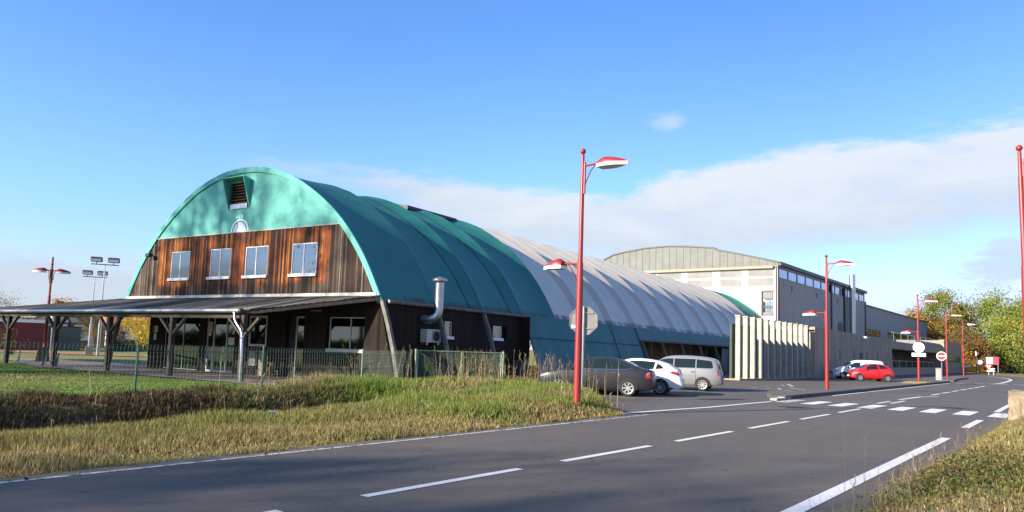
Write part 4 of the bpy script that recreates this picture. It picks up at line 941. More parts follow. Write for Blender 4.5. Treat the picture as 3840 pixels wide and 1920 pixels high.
wb = empty('wheelie_bin', tl(5.1, 10.3, 0), TH, label='dark grey wheelie bin standing by the timber side wall behind the gate', cat='bin')
MB().add([(-.25, -.27, .08), (.25, -.27, .08), (.25, .27, .08), (-.25, .27, .08), (-.3, -.36, 1.0), (.3, -.36, 1.0), (.3, .36, 1.0), (-.3, .36, 1.0)], [(0, 3, 2, 1), (4, 5, 6, 7), (0, 1, 5, 4), (1, 2, 6, 5), (2, 3, 7, 6), (3, 0, 4, 7)]).build('body', pm('bin_plastic', (.045, .045, .05)), wb, bevel=.02)
MB().box(-.32, -.38, 1.0, .32, .38, 1.06).build('lid', pm('bin_lid', (.07, .07, .075)), wb, bevel=.02)
for x in (-.27, .27): MB().lathe([(0, -.03), (.1, -.03), (.1, .03), (0, .03)], (x, .25, .1), 'x', 12).build('wheel', M_TYRE, wb)
# stone block on the right bank
sb = MB()
r_ = np.random.default_rng(4)
bm = bmesh.new(); bmesh.ops.create_cube(bm, size=1); bmesh.ops.subdivide_edges(bm, edges=bm.edges[:], cuts=6, use_grid_fill=True)
for v in bm.verts: v.co = Vector((v.co.x * 1.5, v.co.y * 1.3, v.co.z * .75)) + Vector([float(r_.normal(0, .012)) for _ in range(3)])
me = bpy.data.meshes.new('stone_block'); bm.to_mesh(me); bm.free()
M_STONE = pm('tan_stone', (0.31, 0.24, 0.155), (0.20, 0.155, 0.10), 5, .9, bump=.7); me.materials.append(M_STONE)
o = bpy.data.objects.new('stone_block', me); COL.objects.link(o); o.location = (-.95, 23.6, .62)
tag(o, 'weathered tan concrete block half sunk in the right-hand bank', 'stone block')

# ================================================================== wire fence and gate
fe = empty('mesh_fence', (0, 0, 0), label='green welded wire mesh fence along the ditch in front of the timber hall', cat='fence')
FP = [(-20.72, -5.8), (-20.7, -1.9), (-20.69, 2.0), (-20.68, 5.93), (-20.66, 9.83), (-20.58, 13.72), (-20.5, 17.7), (-22.6, 22.2)]
M_WIRE = pm('fence_wire', (0.11, 0.17, 0.125), rough=.5)
for x, y in FP: MB().tube([(x, y, -.1), (x, y, 1.47)], .030, 8).build('post', M_GREENL if (x, y) in FP[6:7] else M_GREENP, fe, smooth=True)
FOLD = [(0.05, 0), (.22, 0), (.28, .045), (.34, 0), (.72, 0), (.78, .045), (.84, 0), (1.22, 0), (1.28, .045), (1.34, 0), (1.42, 0)]
for (xa, ya), (xb, yb) in zip(FP[:-1], FP[1:]):
    a = Vector((xa, ya, 0)); b = Vector((xb, yb, 0)); L = (b - a).length; d = (b - a) / L; nrm = Vector((-d.y, d.x, 0)); q = MB()
    k = 0.05
    while k < L - .03:
        p = a + d * k; pts = [p + nrm * (o * (1 if True else -1)) + Vector((0, 0, z)) for z, o in FOLD]
        for u, v in zip(pts[:-1], pts[1:]): q.bar(u, v, .0050, .0050, (1, 0, 0))
        k += .075 if L > 4.5 else .10
    for z, o in FOLD:
        if o or z in (.05, 1.42, .22, .72, 1.22, .34, .84, 1.34, ): q.bar(a + nrm * o + Vector((0, 0, z)), b + nrm * o + Vector((0, 0, z)), .0055, .0055)
    for z in (.47, .60, .97, 1.10): q.bar(a + Vector((0, 0, z)), b + Vector((0, 0, z)), .005, .005)
    q.build('mesh_panel', M_WIRE, fe)
gt_ = empty('mesh_gate', (0, 0, 0), label='pale green double gate of square wire mesh overgrown by tall dry weeds', cat='gate')
GA, GB = Vector((-22.5, 22.35, .15)), Vector((-20.6, 25.8, .15)); gd = (GB - GA).normalized(); GL = (GB - GA).length
def gpnt(t, z): return GA + gd * t + Vector((0, 0, z))
for t in (0, GL + .06): MB().bar(gpnt(t, -.3), gpnt(t, 1.36), .08, .08).build('gate_post', M_GREENL, gt_)
for a, b in ((.08, GL * .52), (GL * .52 + .05, GL - .03)):
    q = MB()
    for u, v in (((a, .1), (b, .1)), ((a, 1.30), (b, 1.30)), ((a, .1), (a, 1.30)), ((b, .1), (b, 1.30))): q.bar(gpnt(*u), gpnt(*v), .045, .045)
    q.bar(gpnt(a if a < .5 else b, 1.25), gpnt(b if a < .5 else a, .25), .02, .02)
    f = q.build('leaf', M_GREENL, gt_)
    q = MB(); t = a + .06
    while t < b: q.bar(gpnt(t, .12), gpnt(t, 1.28), .0045, .0045); t += .06
    z = .16
    while z < 1.28: q.bar(gpnt(a, z), gpnt(b, z), .0045, .0045); z += .06
    q.build('wire_mesh', M_GREENL, f)

# ================================================================== cars
def interp(P, x): return float(np.interp(x, [p[0] for p in P], [p[1] for p in P]))
def chaikin(P, n=2):
    for _ in range(n):
        Q = [P[0]]
        for a, b in zip(P[:-1], P[1:]): Q += [(a[0] * .75 + b[0] * .25, a[1] * .75 + b[1] * .25), (a[0] * .25 + b[0] * .75, a[1] * .25 + b[1] * .75)]
        P = Q + [P[-1]]
    return P
def car(name, loc, rz, label, paint, S, cat='car'):
    t = empty(name, (loc[0], loc[1], 0), rz, label=label, cat=cat)
    L, Wd = S['L'], S['W']; hl = L / 2; hw = Wd / 2
    top = chaikin(sorted(S['top']), 2); belt = chaikin(sorted(S['belt']), 1)
    def sec(x):
        e = abs(x) / hl; w = hw * (1 - .20 * e ** 9 - .045 * e ** 2); zt = interp(top, x); zb = min(interp(belt, x), zt - .035)
        bot = S.get('bot', .19) + .09 * e ** 8; gh = max(0.0, zt - zb); tum = S.get('tum', .26) * min(1, gh / .45)
        wr = w - .05 - tum
        zm = bot + (zb - bot) * .52
        P = [(.0, bot), (w * .9, bot), (w * .985, bot + .09), (w, zm - .06), (w * 1.0, zm + .06), (w * .985, zb - .06), (w * .955, zb)]
        if gh > .1:
            P += [(w * .955 + (wr - w * .955) * .5, zb + (zt - .07 - zb) * .5), (wr, zt - .075), (wr - .06, zt - .028), (wr * .55, zt - .004), (0, zt)]
        else:
            P += [(w * .93, zb + gh * .4), (w * .86, zb + gh * .7), (w * .78, zb + gh * .85), (w * .4, zt - .004), (0, zt)]
        return P
    xsn = [-hl + L * i / 56 for i in range(57)]; xsn = [-hl, -hl + .02, -hl + .05] + [x for x in xsn if -hl + .06 < x < hl - .06] + [hl - .05, hl - .02, hl]
    q = MB(); K = 12
    for x in xsn:
        s_ = sec(x); q.v += [(x, y, z) for y, z in s_] + [(x, -y, z) for y, z in s_]
    for i in range(len(xsn) - 1):
        for sd in (0, K):
            for k in range(K - 1):
                a = i * 2 * K + sd + k; b = (i + 1) * 2 * K + sd + k; q.f.append((a, b, b + 1, a + 1)); q.mi.append(0)
    for i in (0, len(xsn) - 1):
        b = i * 2 * K
        for k in range(K - 1): q.f.append((b + k, b + k + 1, b + K + k + 1, b + K + k)); q.mi.append(0)
    me_o = q.build('body', paint, t, smooth='all'); me_o.data.set_sharp_from_angle(angle=R(50))
    def yat(x, z):
        P = sec(x); P = P[1:]
        for (y0, z0), (y1, z1) in zip(P[:-1], P[1:]):
            if z0 <= z <= z1 and z1 > z0: return y0 + (y1 - y0) * (z - z0) / (z1 - z0)
        return P[-2][0]
    def panel(poly, nm, m, off=.006, parent=t, side=(1, -1), n=1, grid=True):
        for sd in side:
            # grid fill of the polygon between its lower and upper outlines so that it hugs the bodywork
            q = MB(); xsp = sorted(set([p[0] for p in poly])); x0, x1 = xsp[0], xsp[-1]; M_ = max(3, int((x1 - x0) / .06))
            cols = []
            for i in range(M_ + 1):
                x = x0 + (x1 - x0) * i / M_; zs = []
                for a, b in zip(poly, poly[1:] + poly[:1]):
                    if abs(a[0] - b[0]) < 1e-6:
                        if abs(a[0] - x) < 1e-4: zs += [a[1], b[1]]
                    elif min(a[0], b[0]) - 1e-6 <= x <= max(a[0], b[0]) + 1e-6: zs.append(a[1] + (b[1] - a[1]) * (x - a[0]) / (b[0] - a[0]))
                lo_, hi_ = min(zs), max(zs); cols.append((x, lo_, hi_))
            R_ = 5
            for x, l_, h_ in cols:
                for k in range(R_): z = l_ + (h_ - l_) * k / (R_ - 1); q.v.append((x, sd * (yat(x, z) + off), z))
            for i in range(M_):
                for k in range(R_ - 1): q.f.append((i * R_ + k, (i + 1) * R_ + k, (i + 1) * R_ + k + 1, i * R_ + k + 1)); q.mi.append(0)
            q.build(nm, m, parent, smooth='all')
    for w_ in S['win']: panel(w_, 'side_window', M_CARGLD)
    for w_ in S.get('trim', []): panel(w_, 'window_trim', M_CHROME, .009)
    for nm, (x0, x1) in (('windscreen', S['ws']), ('rear_window', S['rw'])):
        q = MB(); n = 8
        for i in range(n + 1):
            x = x0 + (x1 - x0) * i / n; P = sec(x); wr = P[8][0] - .03
            for k in range(7): y = -wr + 2 * wr * k / 6; q.v.append((x + (.006 if x0 > 0 else -.006), y, interp([(p[0], p[1]) for p in sorted(P[8:])], abs(y)) + .008))
        for i in range(n):
            for k in range(6): q.f.append((i * 7 + k, (i + 1) * 7 + k, (i + 1) * 7 + k + 1, i * 7 + k + 1)); q.mi.append(0)
        q.build(nm, M_CARGLD, t, smooth='all')
    # lower black strip, wheel arches, wheels
    WR = S.get('wr', .30)
    for wx in S['wheels']:
        for sd in (1, -1):
            yv = max(p[0] for p in sec(wx))
            q = MB(); n = 28; ra = WR + .055; P = [(wx + ra * math.cos(R(-8 + 196 * k / n)), WR + ra * math.sin(R(-8 + 196 * k / n))) for k in range(n + 1)]
            q.add([(a, sd * (yv + .006), b) for a, b in P], [tuple(range(n + 1))]); q.build('wheel_arch', M_BLACK, t)
            w = MB().lathe([(WR - .10, .085), (WR - .05, .10), (WR - .015, .085), (WR, .05), (WR, -.07), (WR - .02, -.09), (0, -.09)], axis='y', n=28).build('tyre', M_TYRE, None, smooth=True)
            wh = empty('wheel', (wx, sd * (yv - .055), WR), 0); wh.parent = t; w.parent = wh
            if sd < 0: wh.rotation_euler[2] = math.pi
            RM = MB(); rr_ = WR - .095
            RM.lathe([(rr_ + .005, .092), (rr_ - .02, .075), (rr_ - .03, .03), (0, .03)], axis='y', n=28)
            RM.build('rim_well', pm('dark_well', (.03, .03, .03), rough=.6, metal=.3) if 'dw' not in MC else MC['dw'], wh)
            q = MB().lathe([(rr_ + .006, .095), (rr_ - .022, .088), (rr_ - .022, .06)], axis='y', n=28).lathe([(0, .085), (.05, .08), (.055, .06)], axis='y', n=16)
            ns_ = S.get('spokes', 7)
            for k in range(ns_):
                a = 2 * math.pi * k / ns_; u = Vector((math.cos(a), 0, math.sin(a)))
                q.bar(u * .03 + Vector((0, .072, 0)), u * (rr_ - .01) + Vector((0, .080, 0)), S.get('sw', .055), .02, (0, 1, 0))
            q.build('rim', M_RIM, wh, smooth=False)
    # lights, handles, mirrors, plates, door gaps
    panel(S['tail'], 'tail_light', M_TAIL, .007)
    if 'tailw' in S: panel(S['tailw'], 'tail_light_clear', M_HEAD, .009)
    panel(S['head'], 'headlight', M_HEAD, .007)
    for hx, hz2 in S['handles']:
        for sd in (1, -1): MB().box(hx - .09, sd * (yat(hx, hz2) + .002), hz2 - .016, hx + .09, sd * (yat(hx, hz2) + .03), hz2 + .016).build('door_handle', S.get('hm', M_CHROME), t, bevel=.006)
    mxx, mzz = S['mirror']
    for sd in (1, -1): MB().box(mxx - .07, sd * (yat(mxx, mzz) - .0), mzz - .05, mxx + .08, sd * (yat(mxx, mzz) + .17), mzz + .07).build('door_mirror', paint, t, bevel=.025)
    for gap in S['gaps']:
        for sd in (1, -1):
            q = MB(); n = 10; z0_, z1_ = .30, interp(belt, gap) - .01
            for k in range(n + 1): z = z0_ + (z1_ - z0_) * k / n; xx = gap + S.get('gapc', 0) * (z - .6); q.v += [(xx - .006, sd * (yat(xx, z) + .003), z), (xx + .006, sd * (yat(xx, z) + .003), z)]
            q.f = [(2 * k, 2 * k + 1, 2 * k + 3, 2 * k + 2) for k in range(n)]; q.mi = [0] * n; q.build('door_gap', M_BLACK, t)
    pz = .52
    for e, zz in ((hl, .42), (-hl, S.get('rpz', .62))):
        MB().box(e - .012, -.24, zz - .055, e + .012, .24, zz + .055).build('number_plate', M_SIGNW, t)
    MB().box(hl - .03, -.5, .45, hl + .006, .5, .60).build('grille', M_BLACK, t)
    panel([(-hl + .35, S.get('bot', .19) + .02), (hl - .35, S.get('bot', .19) + .02), (hl - .35, S.get('bot', .19) + .10), (-hl + .35, S.get('bot', .19) + .10)], 'sill', M_BLACK if S.get('dsill') else paint, .006)
    return t
MC = {'dw': pm('dark_wheel_well', (.03, .03, .03), rough=.6, metal=.3)}
def cargl():
    n = NT('tinted_car_glass'); return n.out((0.010, 0.018, 0.020), 0.08, 0, 0.38)
M_CARGLD = cargl()
def paintm(name, c, metal=0.3, rough=.3): return pm(name, c, tuple(v * .93 for v in c), 1.0, rough, metal, coat=.7)
P_DARK = pm('dark_grey_car_paint', (.022, .022, .026), rough=.42, coat=0.08, spec=.2); P_WH = paintm('white_car_paint', (.78, .78, .77), 0, .3)
P_SIL = paintm('silver_car_paint', (.27, .262, .255), .3, .32); P_RED = paintm('red_car_paint', (.55, .015, .018), .1); P_VAN = paintm('white_van_paint', (.80, .80, .80), 0, .4); P_BLU = paintm('dark_blue_car_paint', (.02, .035, .055), .2)
S_HATCH = dict(L=4.55, W=1.76, wr=.31, bot=.20, tum=.27, spokes=7, sw=.05,
    top=[(-2.275, .45), (-2.27, .80), (-2.22, .99), (-1.95, 1.03), (-1.72, 1.09), (-1.2, 1.32), (-.7, 1.44), (-.2, 1.475), (.25, 1.43), (.55, 1.31), (1.0, 1.06), (1.15, .99), (1.7, .88), (2.1, .76), (2.25, .60), (2.275, .40)],
    belt=[(-2.275, .42), (-2.2, .93), (-1.9, .975), (-1.2, .99), (0, .965), (1.1, .93), (1.7, .83), (2.1, .70), (2.275, .38)],
    win=[[(-.68, 1.0), (.05, .985), (.02, 1.36), (-.30, 1.385), (-.55, 1.37)], [(.10, .985), (.92, .98), (.84, 1.04), (.42, 1.30), (.09, 1.36)], [(-1.42, 1.07), (-1.22, 1.02), (-.76, 1.0), (-.64, 1.35), (-1.0, 1.23)]],
    trim=[[(-1.55, 1.08), (-1.25, .995), (.92, .955), (.92, .975), (-1.25, 1.018), (-1.53, 1.10)]],
    ws=(1.02, .42), rw=(-1.62, -.98), wheels=(1.36, -1.34), tail=[(-2.22, .70), (-1.97, .72), (-2.0, .80), (-2.05, .93), (-2.2, .93)], tailw=[(-2.22, .87), (-2.0, .82), (-2.06, .93), (-2.2, .93)],
    head=[(2.2, .58), (1.86, .68), (1.72, .77), (1.9, .77), (2.12, .69)], handles=[(.22, .86), (-.80, .87)], mirror=(.80, 1.0), gaps=(.97, .06, -.86), gapc=.0, dsill=False, rpz=.8)
S_CIVIC = dict(L=4.25, W=1.72, wr=.30, bot=.21, tum=.25, spokes=10, sw=.03,
    top=[(-2.125, .45), (-2.12, .62), (-2.05, .80), (-1.98, 1.0), (-1.75, 1.16), (-1.55, 1.26), (-1.0, 1.40), (-.4, 1.45), (.1, 1.42), (.6, 1.24), (1.2, .98), (1.8, .82), (2.08, .62), (2.125, .40)],
    belt=[(-2.125, .42), (-2.05, .76), (-1.9, 1.02), (-1.2, .99), (0, .94), (1.1, .88), (1.7, .78), (2.125, .38)],
    win=[[(-1.0, 1.02), (.05, .965), (.0, 1.33), (-.5, 1.345), (-1.05, 1.31)], [(.10, .96), (.95, .93), (.35, 1.24), (.09, 1.31)], [(-1.42, 1.06), (-1.06, 1.02), (-1.1, 1.28), (-1.3, 1.18)]],
    ws=(1.1, .40), rw=(-1.97, -1.60), wheels=(1.28, -1.27), tail=[(-2.07, .76), (-1.62, .90), (-1.75, .97), (-1.98, .92)], head=[(2.05, .55), (1.6, .70), (1.55, .78), (1.95, .70)], handles=[(-.05, .80)], mirror=(.78, .96), gaps=(.95, -.1, -1.0), rpz=.6, dsill=True)
S_MPV = dict(L=4.2, W=1.74, wr=.30, bot=.22, tum=.20, spokes=9, sw=.045,
    top=[(-2.1, .42), (-2.09, .70), (-2.03, 1.0), (-1.93, 1.35), (-1.82, 1.50), (-1.3, 1.585), (-.5, 1.625), (.2, 1.60), (.6, 1.50), (1.15, 1.10), (1.3, 1.02), (1.8, .88), (2.05, .68), (2.1, .40)],
    belt=[(-2.1, .40), (-2.05, .9), (-1.9, 1.03), (0, 1.01), (1.2, .97), (1.8, .80), (2.1, .38)],
    win=[[(-.95, 1.05), (.02, 1.04), (.02, 1.46), (-.95, 1.46)], [(.07, 1.04), (1.08, 1.02), (.62, 1.40), (.35, 1.45), (.07, 1.46)], [(-1.75, 1.08), (-1.65, 1.05), (-1.0, 1.05), (-1.0, 1.455), (-1.60, 1.40), (-1.70, 1.34)]],
    ws=(1.18, .62), rw=(-2.02, -1.88), wheels=(1.28, -1.28), tail=[(-2.03, .72), (-1.93, .74), (-1.92, .98), (-1.99, .98)], head=[(2.03, .55), (1.6, .68), (1.6, .80), (1.95, .74)], handles=[(.12, .86), (-.85, .87)], mirror=(.85, 1.05), gaps=(1.0, .05, -.97), hm=M_CHROME, rpz=.8)
S_KA = dict(L=3.5, W=1.60, wr=.28, bot=.20, tum=.24, spokes=7, sw=.05,
    top=[(-1.75, .45), (-1.73, .75), (-1.62, .98), (-1.4, 1.2), (-1.1, 1.36), (-.5, 1.44), (.1, 1.42), (.5, 1.25), (.95, 1.0), (1.35, .86), (1.65, .68), (1.75, .40)],
    belt=[(-1.75, .42), (-1.65, .88), (-1.2, 1.0), (0, .93), (.9, .86), (1.4, .74), (1.75, .38)],
    win=[[(-.42, .98), (.82, .91), (.25, 1.28), (0, 1.34), (-.38, 1.36)], [(-1.25, 1.07), (-.48, .99), (-.46, 1.34), (-.85, 1.31)]],
    ws=(.93, .30), rw=(-1.60, -1.2), wheels=(1.10, -1.10), tail=[(-1.66, .72), (-1.56, .74), (-1.5, 1.02), (-1.58, .98)], head=[(1.68, .52), (1.25, .66), (1.22, .76), (1.55, .70)], handles=[(-.30, .86)], mirror=(.62, .96), gaps=(.80, -.45), hm=P_RED, rpz=.6)
S_VAN = dict(L=4.25, W=1.74, wr=.30, bot=.22, tum=.12, spokes=7, sw=.05,
    top=[(-2.125, .42), (-2.12, .80), (-2.09, 1.4), (-2.0, 1.62), (-1.6, 1.68), (-.3, 1.70), (.3, 1.64), (.62, 1.5), (1.15, 1.08), (1.8, .90), (2.05, .70), (2.125, .40)],
    belt=[(-2.125, .40), (-2.1, .98), (-1.9, 1.02), (0, .99), (1.1, .93), (1.8, .80), (2.125, .38)],
    win=[[(-.1, 1.03), (.98, .99), (.45, 1.42), (.2, 1.48), (-.1, 1.49)]],
    ws=(1.15, .60), rw=(-2.06, -2.03), wheels=(1.28, -1.28), tail=[(-2.06, .75), (-2.0, .77), (-1.99, 1.15), (-2.03, 1.15)], head=[(2.05, .58), (1.68, .70), (1.65, .80), (1.95, .76)], handles=[(-.05, .85)], mirror=(.78, 1.05), gaps=(.95, -.15), hm=M_BLACK, rpz=.7)
def place_car(S, wheelxy, a):
    # near rear wheel contact point -> centre, nose turned a degrees past the road's normal
    rz = R(180 + a); x = Vector((math.cos(rz), math.sin(rz))); y = Vector((-math.sin(rz), math.cos(rz)))
    c = Vector(wheelxy) - x * S['wheels'][1] - y * (S['W'] / 2 - .05); return c, rz
c, rz = place_car(S_HATCH, (-13.9, 25.13), 21); car('parked_car', c, rz, 'dark grey hatchback parked behind the grass corner beside the red lamp post', P_DARK, S_HATCH)
c, rz = place_car(S_CIVIC, (-13.72, 27.45), 20); car('parked_car', c, rz, 'white hatchback parked between the dark grey and the silver car', P_WH, S_CIVIC)
c, rz = place_car(S_MPV, (-14.2, 32.69), 17); car('parked_car', c, rz, 'silver people carrier with roof rails, farthest of the three cars parked together', P_SIL, S_MPV)
car('parked_car', (-14.35, 66.3), R(180 + 37), 'small red three-door hatchback parked in front of the white van', P_RED, S_KA)
car('parked_van', (-16.2, 70.2), R(180 + 28), 'small white panel van parked against the concrete annex behind the red car', P_VAN, S_VAN, 'van')
car('parked_car', (-14.3, 190.5), R(180 + 14), 'distant dark blue car in the shade of the trees at the far bend', P_BLU, S_CIVIC)

# ================================================================== left background
def flatb(name, pts, z, dep, m, label, cat='building', **k):
    # building whose front runs from pts[0] to pts[1], dep metres deep away from the viewer
    a = Vector(pts[0]); b = Vector(pts[1]); ang = math.atan2(b.y - a.y, b.x - a.x); L = (b - a).length
    t = empty(name, (a.x, a.y, 0), ang, label=label, cat=cat)
    MB().box(0, 0, 0, L, dep, z).build('wall', m, t); return t, L
M_REDW = pm('dark_red_render', (.19, .035, .038), (.15, .03, .032), 1, .85)
t, L = flatb('red_flat_building', ((-86.5, 13.0), (-80.85, 29.3)), 2.62, 8, M_REDW, 'dark red flat-roofed building with white fascia beyond the playing field')
MB().box(-.1, -.12, 2.62, L + .1, 8.1, 2.92).build('white_fascia', M_SIGNW, t)
t, L = flatb('grey_shed', ((-84.6, 29.9), (-83.5, 33.7)), 2.34, 4, pm('grey_green_render', (.17, .165, .125), (.14, .135, .105), .6, .9), 'plain grey-green shed wall right of the dark red building')
MB().box(-.05, -.05, 2.34, L + .05, 4.1, 2.42).build('roof', M_DARKM, t)
# half-timbered house
M_TILE = pm('brown_roof_tiles', (.17, .085, .06), (.12, .065, .05), 3, .9, bump=.5); M_TILEO = pm('orange_roof_tiles', (.36, .12, .06), (.28, .09, .05), 4, .9, bump=.5)
t = empty('timbered_house', (-104.1, 35.0, 0), math.atan2(42.6 - 35.0, -101.5 + 104.1), label='white half-timbered house gable with a small round window behind the grey shed', cat='house')
GW = 8.0
MB().prism([(0, 0), (GW, 0), (GW, 1.9), (GW / 2, 5.4), (0, 1.9)], 'y', 0, 7).build('wall', pm('white_render', (.62, .62, .60)), t)
q = MB().prism([(-.5, 1.55), (GW / 2, 5.55), (GW / 2, 5.8), (-.8, 1.55)], 'y', -.4, 7.3).prism([(GW + .5, 1.55), (GW / 2, 5.55), (GW / 2, 5.8), (GW + .8, 1.55)], 'y', -.4, 7.3); q.build('roof', M_TILE, t)
tim = MB()
for a, b in (((0.3, 2.1), (GW - .3, 2.1)), ((1.4, 3.0), (GW - 1.4, 3.0)), ((2.5, 3.9), (GW - 2.5, 3.9)), ((GW / 2, 3), (GW / 2, 5.2)), ((2.2, 2.1), (3.2, 3.9)), ((GW - 2.2, 2.1), (GW - 3.2, 3.9)), ((2.4, 0), (2.4, 3)), ((5.6, 0), (5.6, 3)), ((1.2, 0), (2.4, 2.1)), ((6.8, 0), (5.6, 2.1))):
    tim.bar((a[0], -.03, a[1]), (b[0], -.03, b[1]), .2, .2, (0, 1, 0))
tim.build('timber_frame', M_DARKM, t)
w = disc(MB(), .001, .28, -.08, -.02, (5.2, 2.75)).build('round_window', M_BLACK, t)
for a in (-.35, GW + .05): MB().bar((a, -.45, 1.5), (GW / 2, -.45, 5.6), .16, .22, (0, 1, 0)).build('barge_board', M_CREAMB, t)
t = empty('brown_house', (-112.2, 42.4, 0), math.atan2(47.6 - 42.4, -110.2 + 112.2), label='brown-walled house with a low tiled roof between the masts', cat='house')
MB().box(0, 0, 0, 5.6, 6, 2.4).build('wall', pm('brown_wall', (.16, .12, .09), (.12, .09, .07), 1), t)
MB().prism([(-.3, 2.35), (5.9, 2.35), (4.6, 4.6), (1.2, 4.6)], 'y', -.3, 6).build('roof', M_TILE, t)
t = empty('white_house', (-118.9, 52.0, 0), math.atan2(60 - 52.0, -116.2 + 118.9), label='white house with an orange tiled roof behind the yellow tree', cat='house')
MB().box(0, 0, 0, 8.4, 6, 3.3).build('wall', pm('white_wall', (.60, .62, .62)), t)
MB().add([(-.5, -.5, 3.1), (8.9, -.5, 3.1), (8.9, 3, 6.4), (-.5, 3, 6.4), (8.9, 6.5, 3.1), (-.5, 6.5, 3.1)], [(0, 1, 2, 3), (3, 2, 4, 5), (1, 4, 2), (0, 3, 5)]).build('roof', M_TILEO, t)
for x in (1.2, 4.2): f = MB().box(x, -.06, 1.0, x + 1.0, 0, 2.3).build('window', M_ROOMD, t)
hb = MB().box(0, 0, 0, 12, 1.0, 1.25).build('clipped_hedge_base', pm('hedge_green', (.025, .045, .02), (.015, .03, .015), 6, .95, bump=.8), None, label='long dark clipped hedge at the far edge of the playing field', cat='hedge')
hb.name = 'clipped_hedge'; hb.location = (-84.4, 37.0, 0); hb.rotation_euler[2] = math.atan2(41.5 - 37, -82.1 + 84.4)
pk = empty('picket_fence', (-88.2, 35.2, 0), math.atan2(1.1, .45), label='short white picket fence and brown gate right of the grey shed', cat='fence')
q = MB()
for k in range(7): q.box(k * .17, 0, 1.0, k * .17 + .10, .04, 1.55)
q.box(0, .04, 1.1, 1.2, .06, 1.2); q.build('pickets', M_SIGNW, pk); MB().box(0, .06, 0, 1.15, .1, .95).build('gate_board', pm('tan_board', (.20, .13, .06)), pk)
gl_ = empty('globe_lamp', (-75.0, 27.75, 0), label='thin post with a white globe lamp behind the canopy posts', cat='lamp')
MB().tube([(0, 0, 0), (0, 0, 3.0)], .04, 8).build('post', M_STEEL, gl_); MB().lathe([(.26 * math.sin(math.pi * i / 10) + .0005, 3.2 - .26 * math.cos(math.pi * i / 10)) for i in range(11)], n=16).build('globe', M_SIGNW, gl_, smooth=True)
# slanting metal racks beside the canopy
for i, (a, b, lab) in enumerate([((-50.2, 16.4), (-46.0, 14.9), 'low slanting metal rack left of the canopy post, farther from the hall'), ((-42.6, 15.6), (-39.4, 14.3), 'low slanting metal rack right of the canopy post, nearer the hall')]):
    rk = empty('bike_rack', (a[0], a[1], 0), math.atan2(b[1] - a[1], b[0] - a[0]), label=lab, cat='rack', group='metal racks by the canopy')
    L = math.dist(a, b)
    for o_ in (0, .55):
        MB().bar((0, o_, .62), (L, o_, .12), .06, .06).build('rail', M_DARKM, rk)
        for t_ in (.05, .5, .95): MB().bar((L * t_, o_, .62 - .5 * t_), (L * t_, o_, 0), .04, .04).build('leg', M_STEEL, rk)
pnl = empty('easel_board', (-46.9, 17.0, 0), R(70), label='dark leaning board on legs beside the canopy post', cat='board')
MB().add([(-.35, 0, 0.05), (.35, 0, .05), (.25, .35, .85), (-.25, .35, .85)], [(0, 1, 2, 3)]).build('board', M_DARKM, pnl).modifiers.new('t', 'SOLIDIFY').thickness = .03
MB().bar((0, .7, 0), (0, .33, .85), .04, .04).build('leg', M_BEAM, pnl)
pb = MB()
bmx = bmesh.new(); bmesh.ops.create_icosphere(bmx, subdivisions=2, radius=.17)
for v in bmx.verts: v.co = Vector((v.co.x * 1.3, v.co.y, v.co.z * .7)) + Vector([float(r_.normal(0, .022)) for _ in range(3)])
me = bpy.data.meshes.new('plastic_bag'); bmx.to_mesh(me); bmx.free(); me.materials.append(pm('blue_bag', (.03, .16, .42), rough=.4)); o = bpy.data.objects.new('plastic_bag', me); COL.objects.link(o); o.location = (-14.1, 9.75, 0.02)
tag(o, 'crumpled blue plastic bag in the grass at the edge of the ditch', 'litter')

# ================================================================== vegetation
def mesh_np(name, V, F, C, m, **k):
    # triangles/quads from numpy, with a colour per vertex
    me = bpy.data.meshes.new(name); nv = len(V); nf, w = F.shape
    me.vertices.add(nv); me.vertices.foreach_set('co', V.astype(np.float32).ravel())
    me.loops.add(nf * w); me.loops.foreach_set('vertex_index', F.astype(np.int32).ravel())
    me.polygons.add(nf); me.polygons.foreach_set('loop_start', np.arange(0, nf * w, w, dtype=np.int32)); me.polygons.foreach_set('loop_total', np.full(nf, w, dtype=np.int32))
    me.update(calc_edges=True)
    ca = me.color_attributes.new('Col', 'FLOAT_COLOR', 'POINT'); ca.data.foreach_set('color', np.concatenate([C, np.ones((nv, 1))], 1).astype(np.float32).ravel())
    me.materials.append(m); o = bpy.data.objects.new(name, me); COL.objects.link(o); return tag(o, **k)
def blades(X, Y, Z, h, w, col, lean=.35, rs=None):
    n = len(X); a = rs.uniform(0, 2 * np.pi, n); la = rs.uniform(0, 2 * np.pi, n); l = rs.uniform(.05, 1, n) * lean
    dx, dy = np.cos(a) * w / 2, np.sin(a) * w / 2; lx, ly = np.cos(la) * l * h, np.sin(la) * l * h
    V = np.zeros((n, 5, 3))
    V[:, 0] = np.stack([X - dx, Y - dy, Z], 1); V[:, 1] = np.stack([X + dx, Y + dy, Z], 1)
    V[:, 2] = np.stack([X + dx * .8 + lx * .35, Y + dy * .8 + ly * .35, Z + h * .55], 1); V[:, 3] = np.stack([X - dx * .8 + lx * .35, Y - dy * .8 + ly * .35, Z + h * .55], 1)
    V[:, 4] = np.stack([X + lx, Y + ly, Z + h * np.sqrt(np.clip(1 - l * l, .1, 1))], 1)
    b = (np.arange(n) * 5)[:, None]
    F = np.concatenate([b + np.array([0, 1, 2]), b + np.array([0, 2, 3]), b + np.array([3, 2, 4])])
    return V.reshape(-1, 3), F, np.repeat(col, 5, 0)
def pal(cols, wts, n, rs, jit=.25):
    c = np.array(cols); k = rs.choice(len(cols), n, p=np.array(wts) / sum(wts)); return c[k] * rs.uniform(1 - jit, 1 + jit, (n, 1))
def mixpal(A, B, f): return A * (1 - f[:, None]) + B * f[:, None]
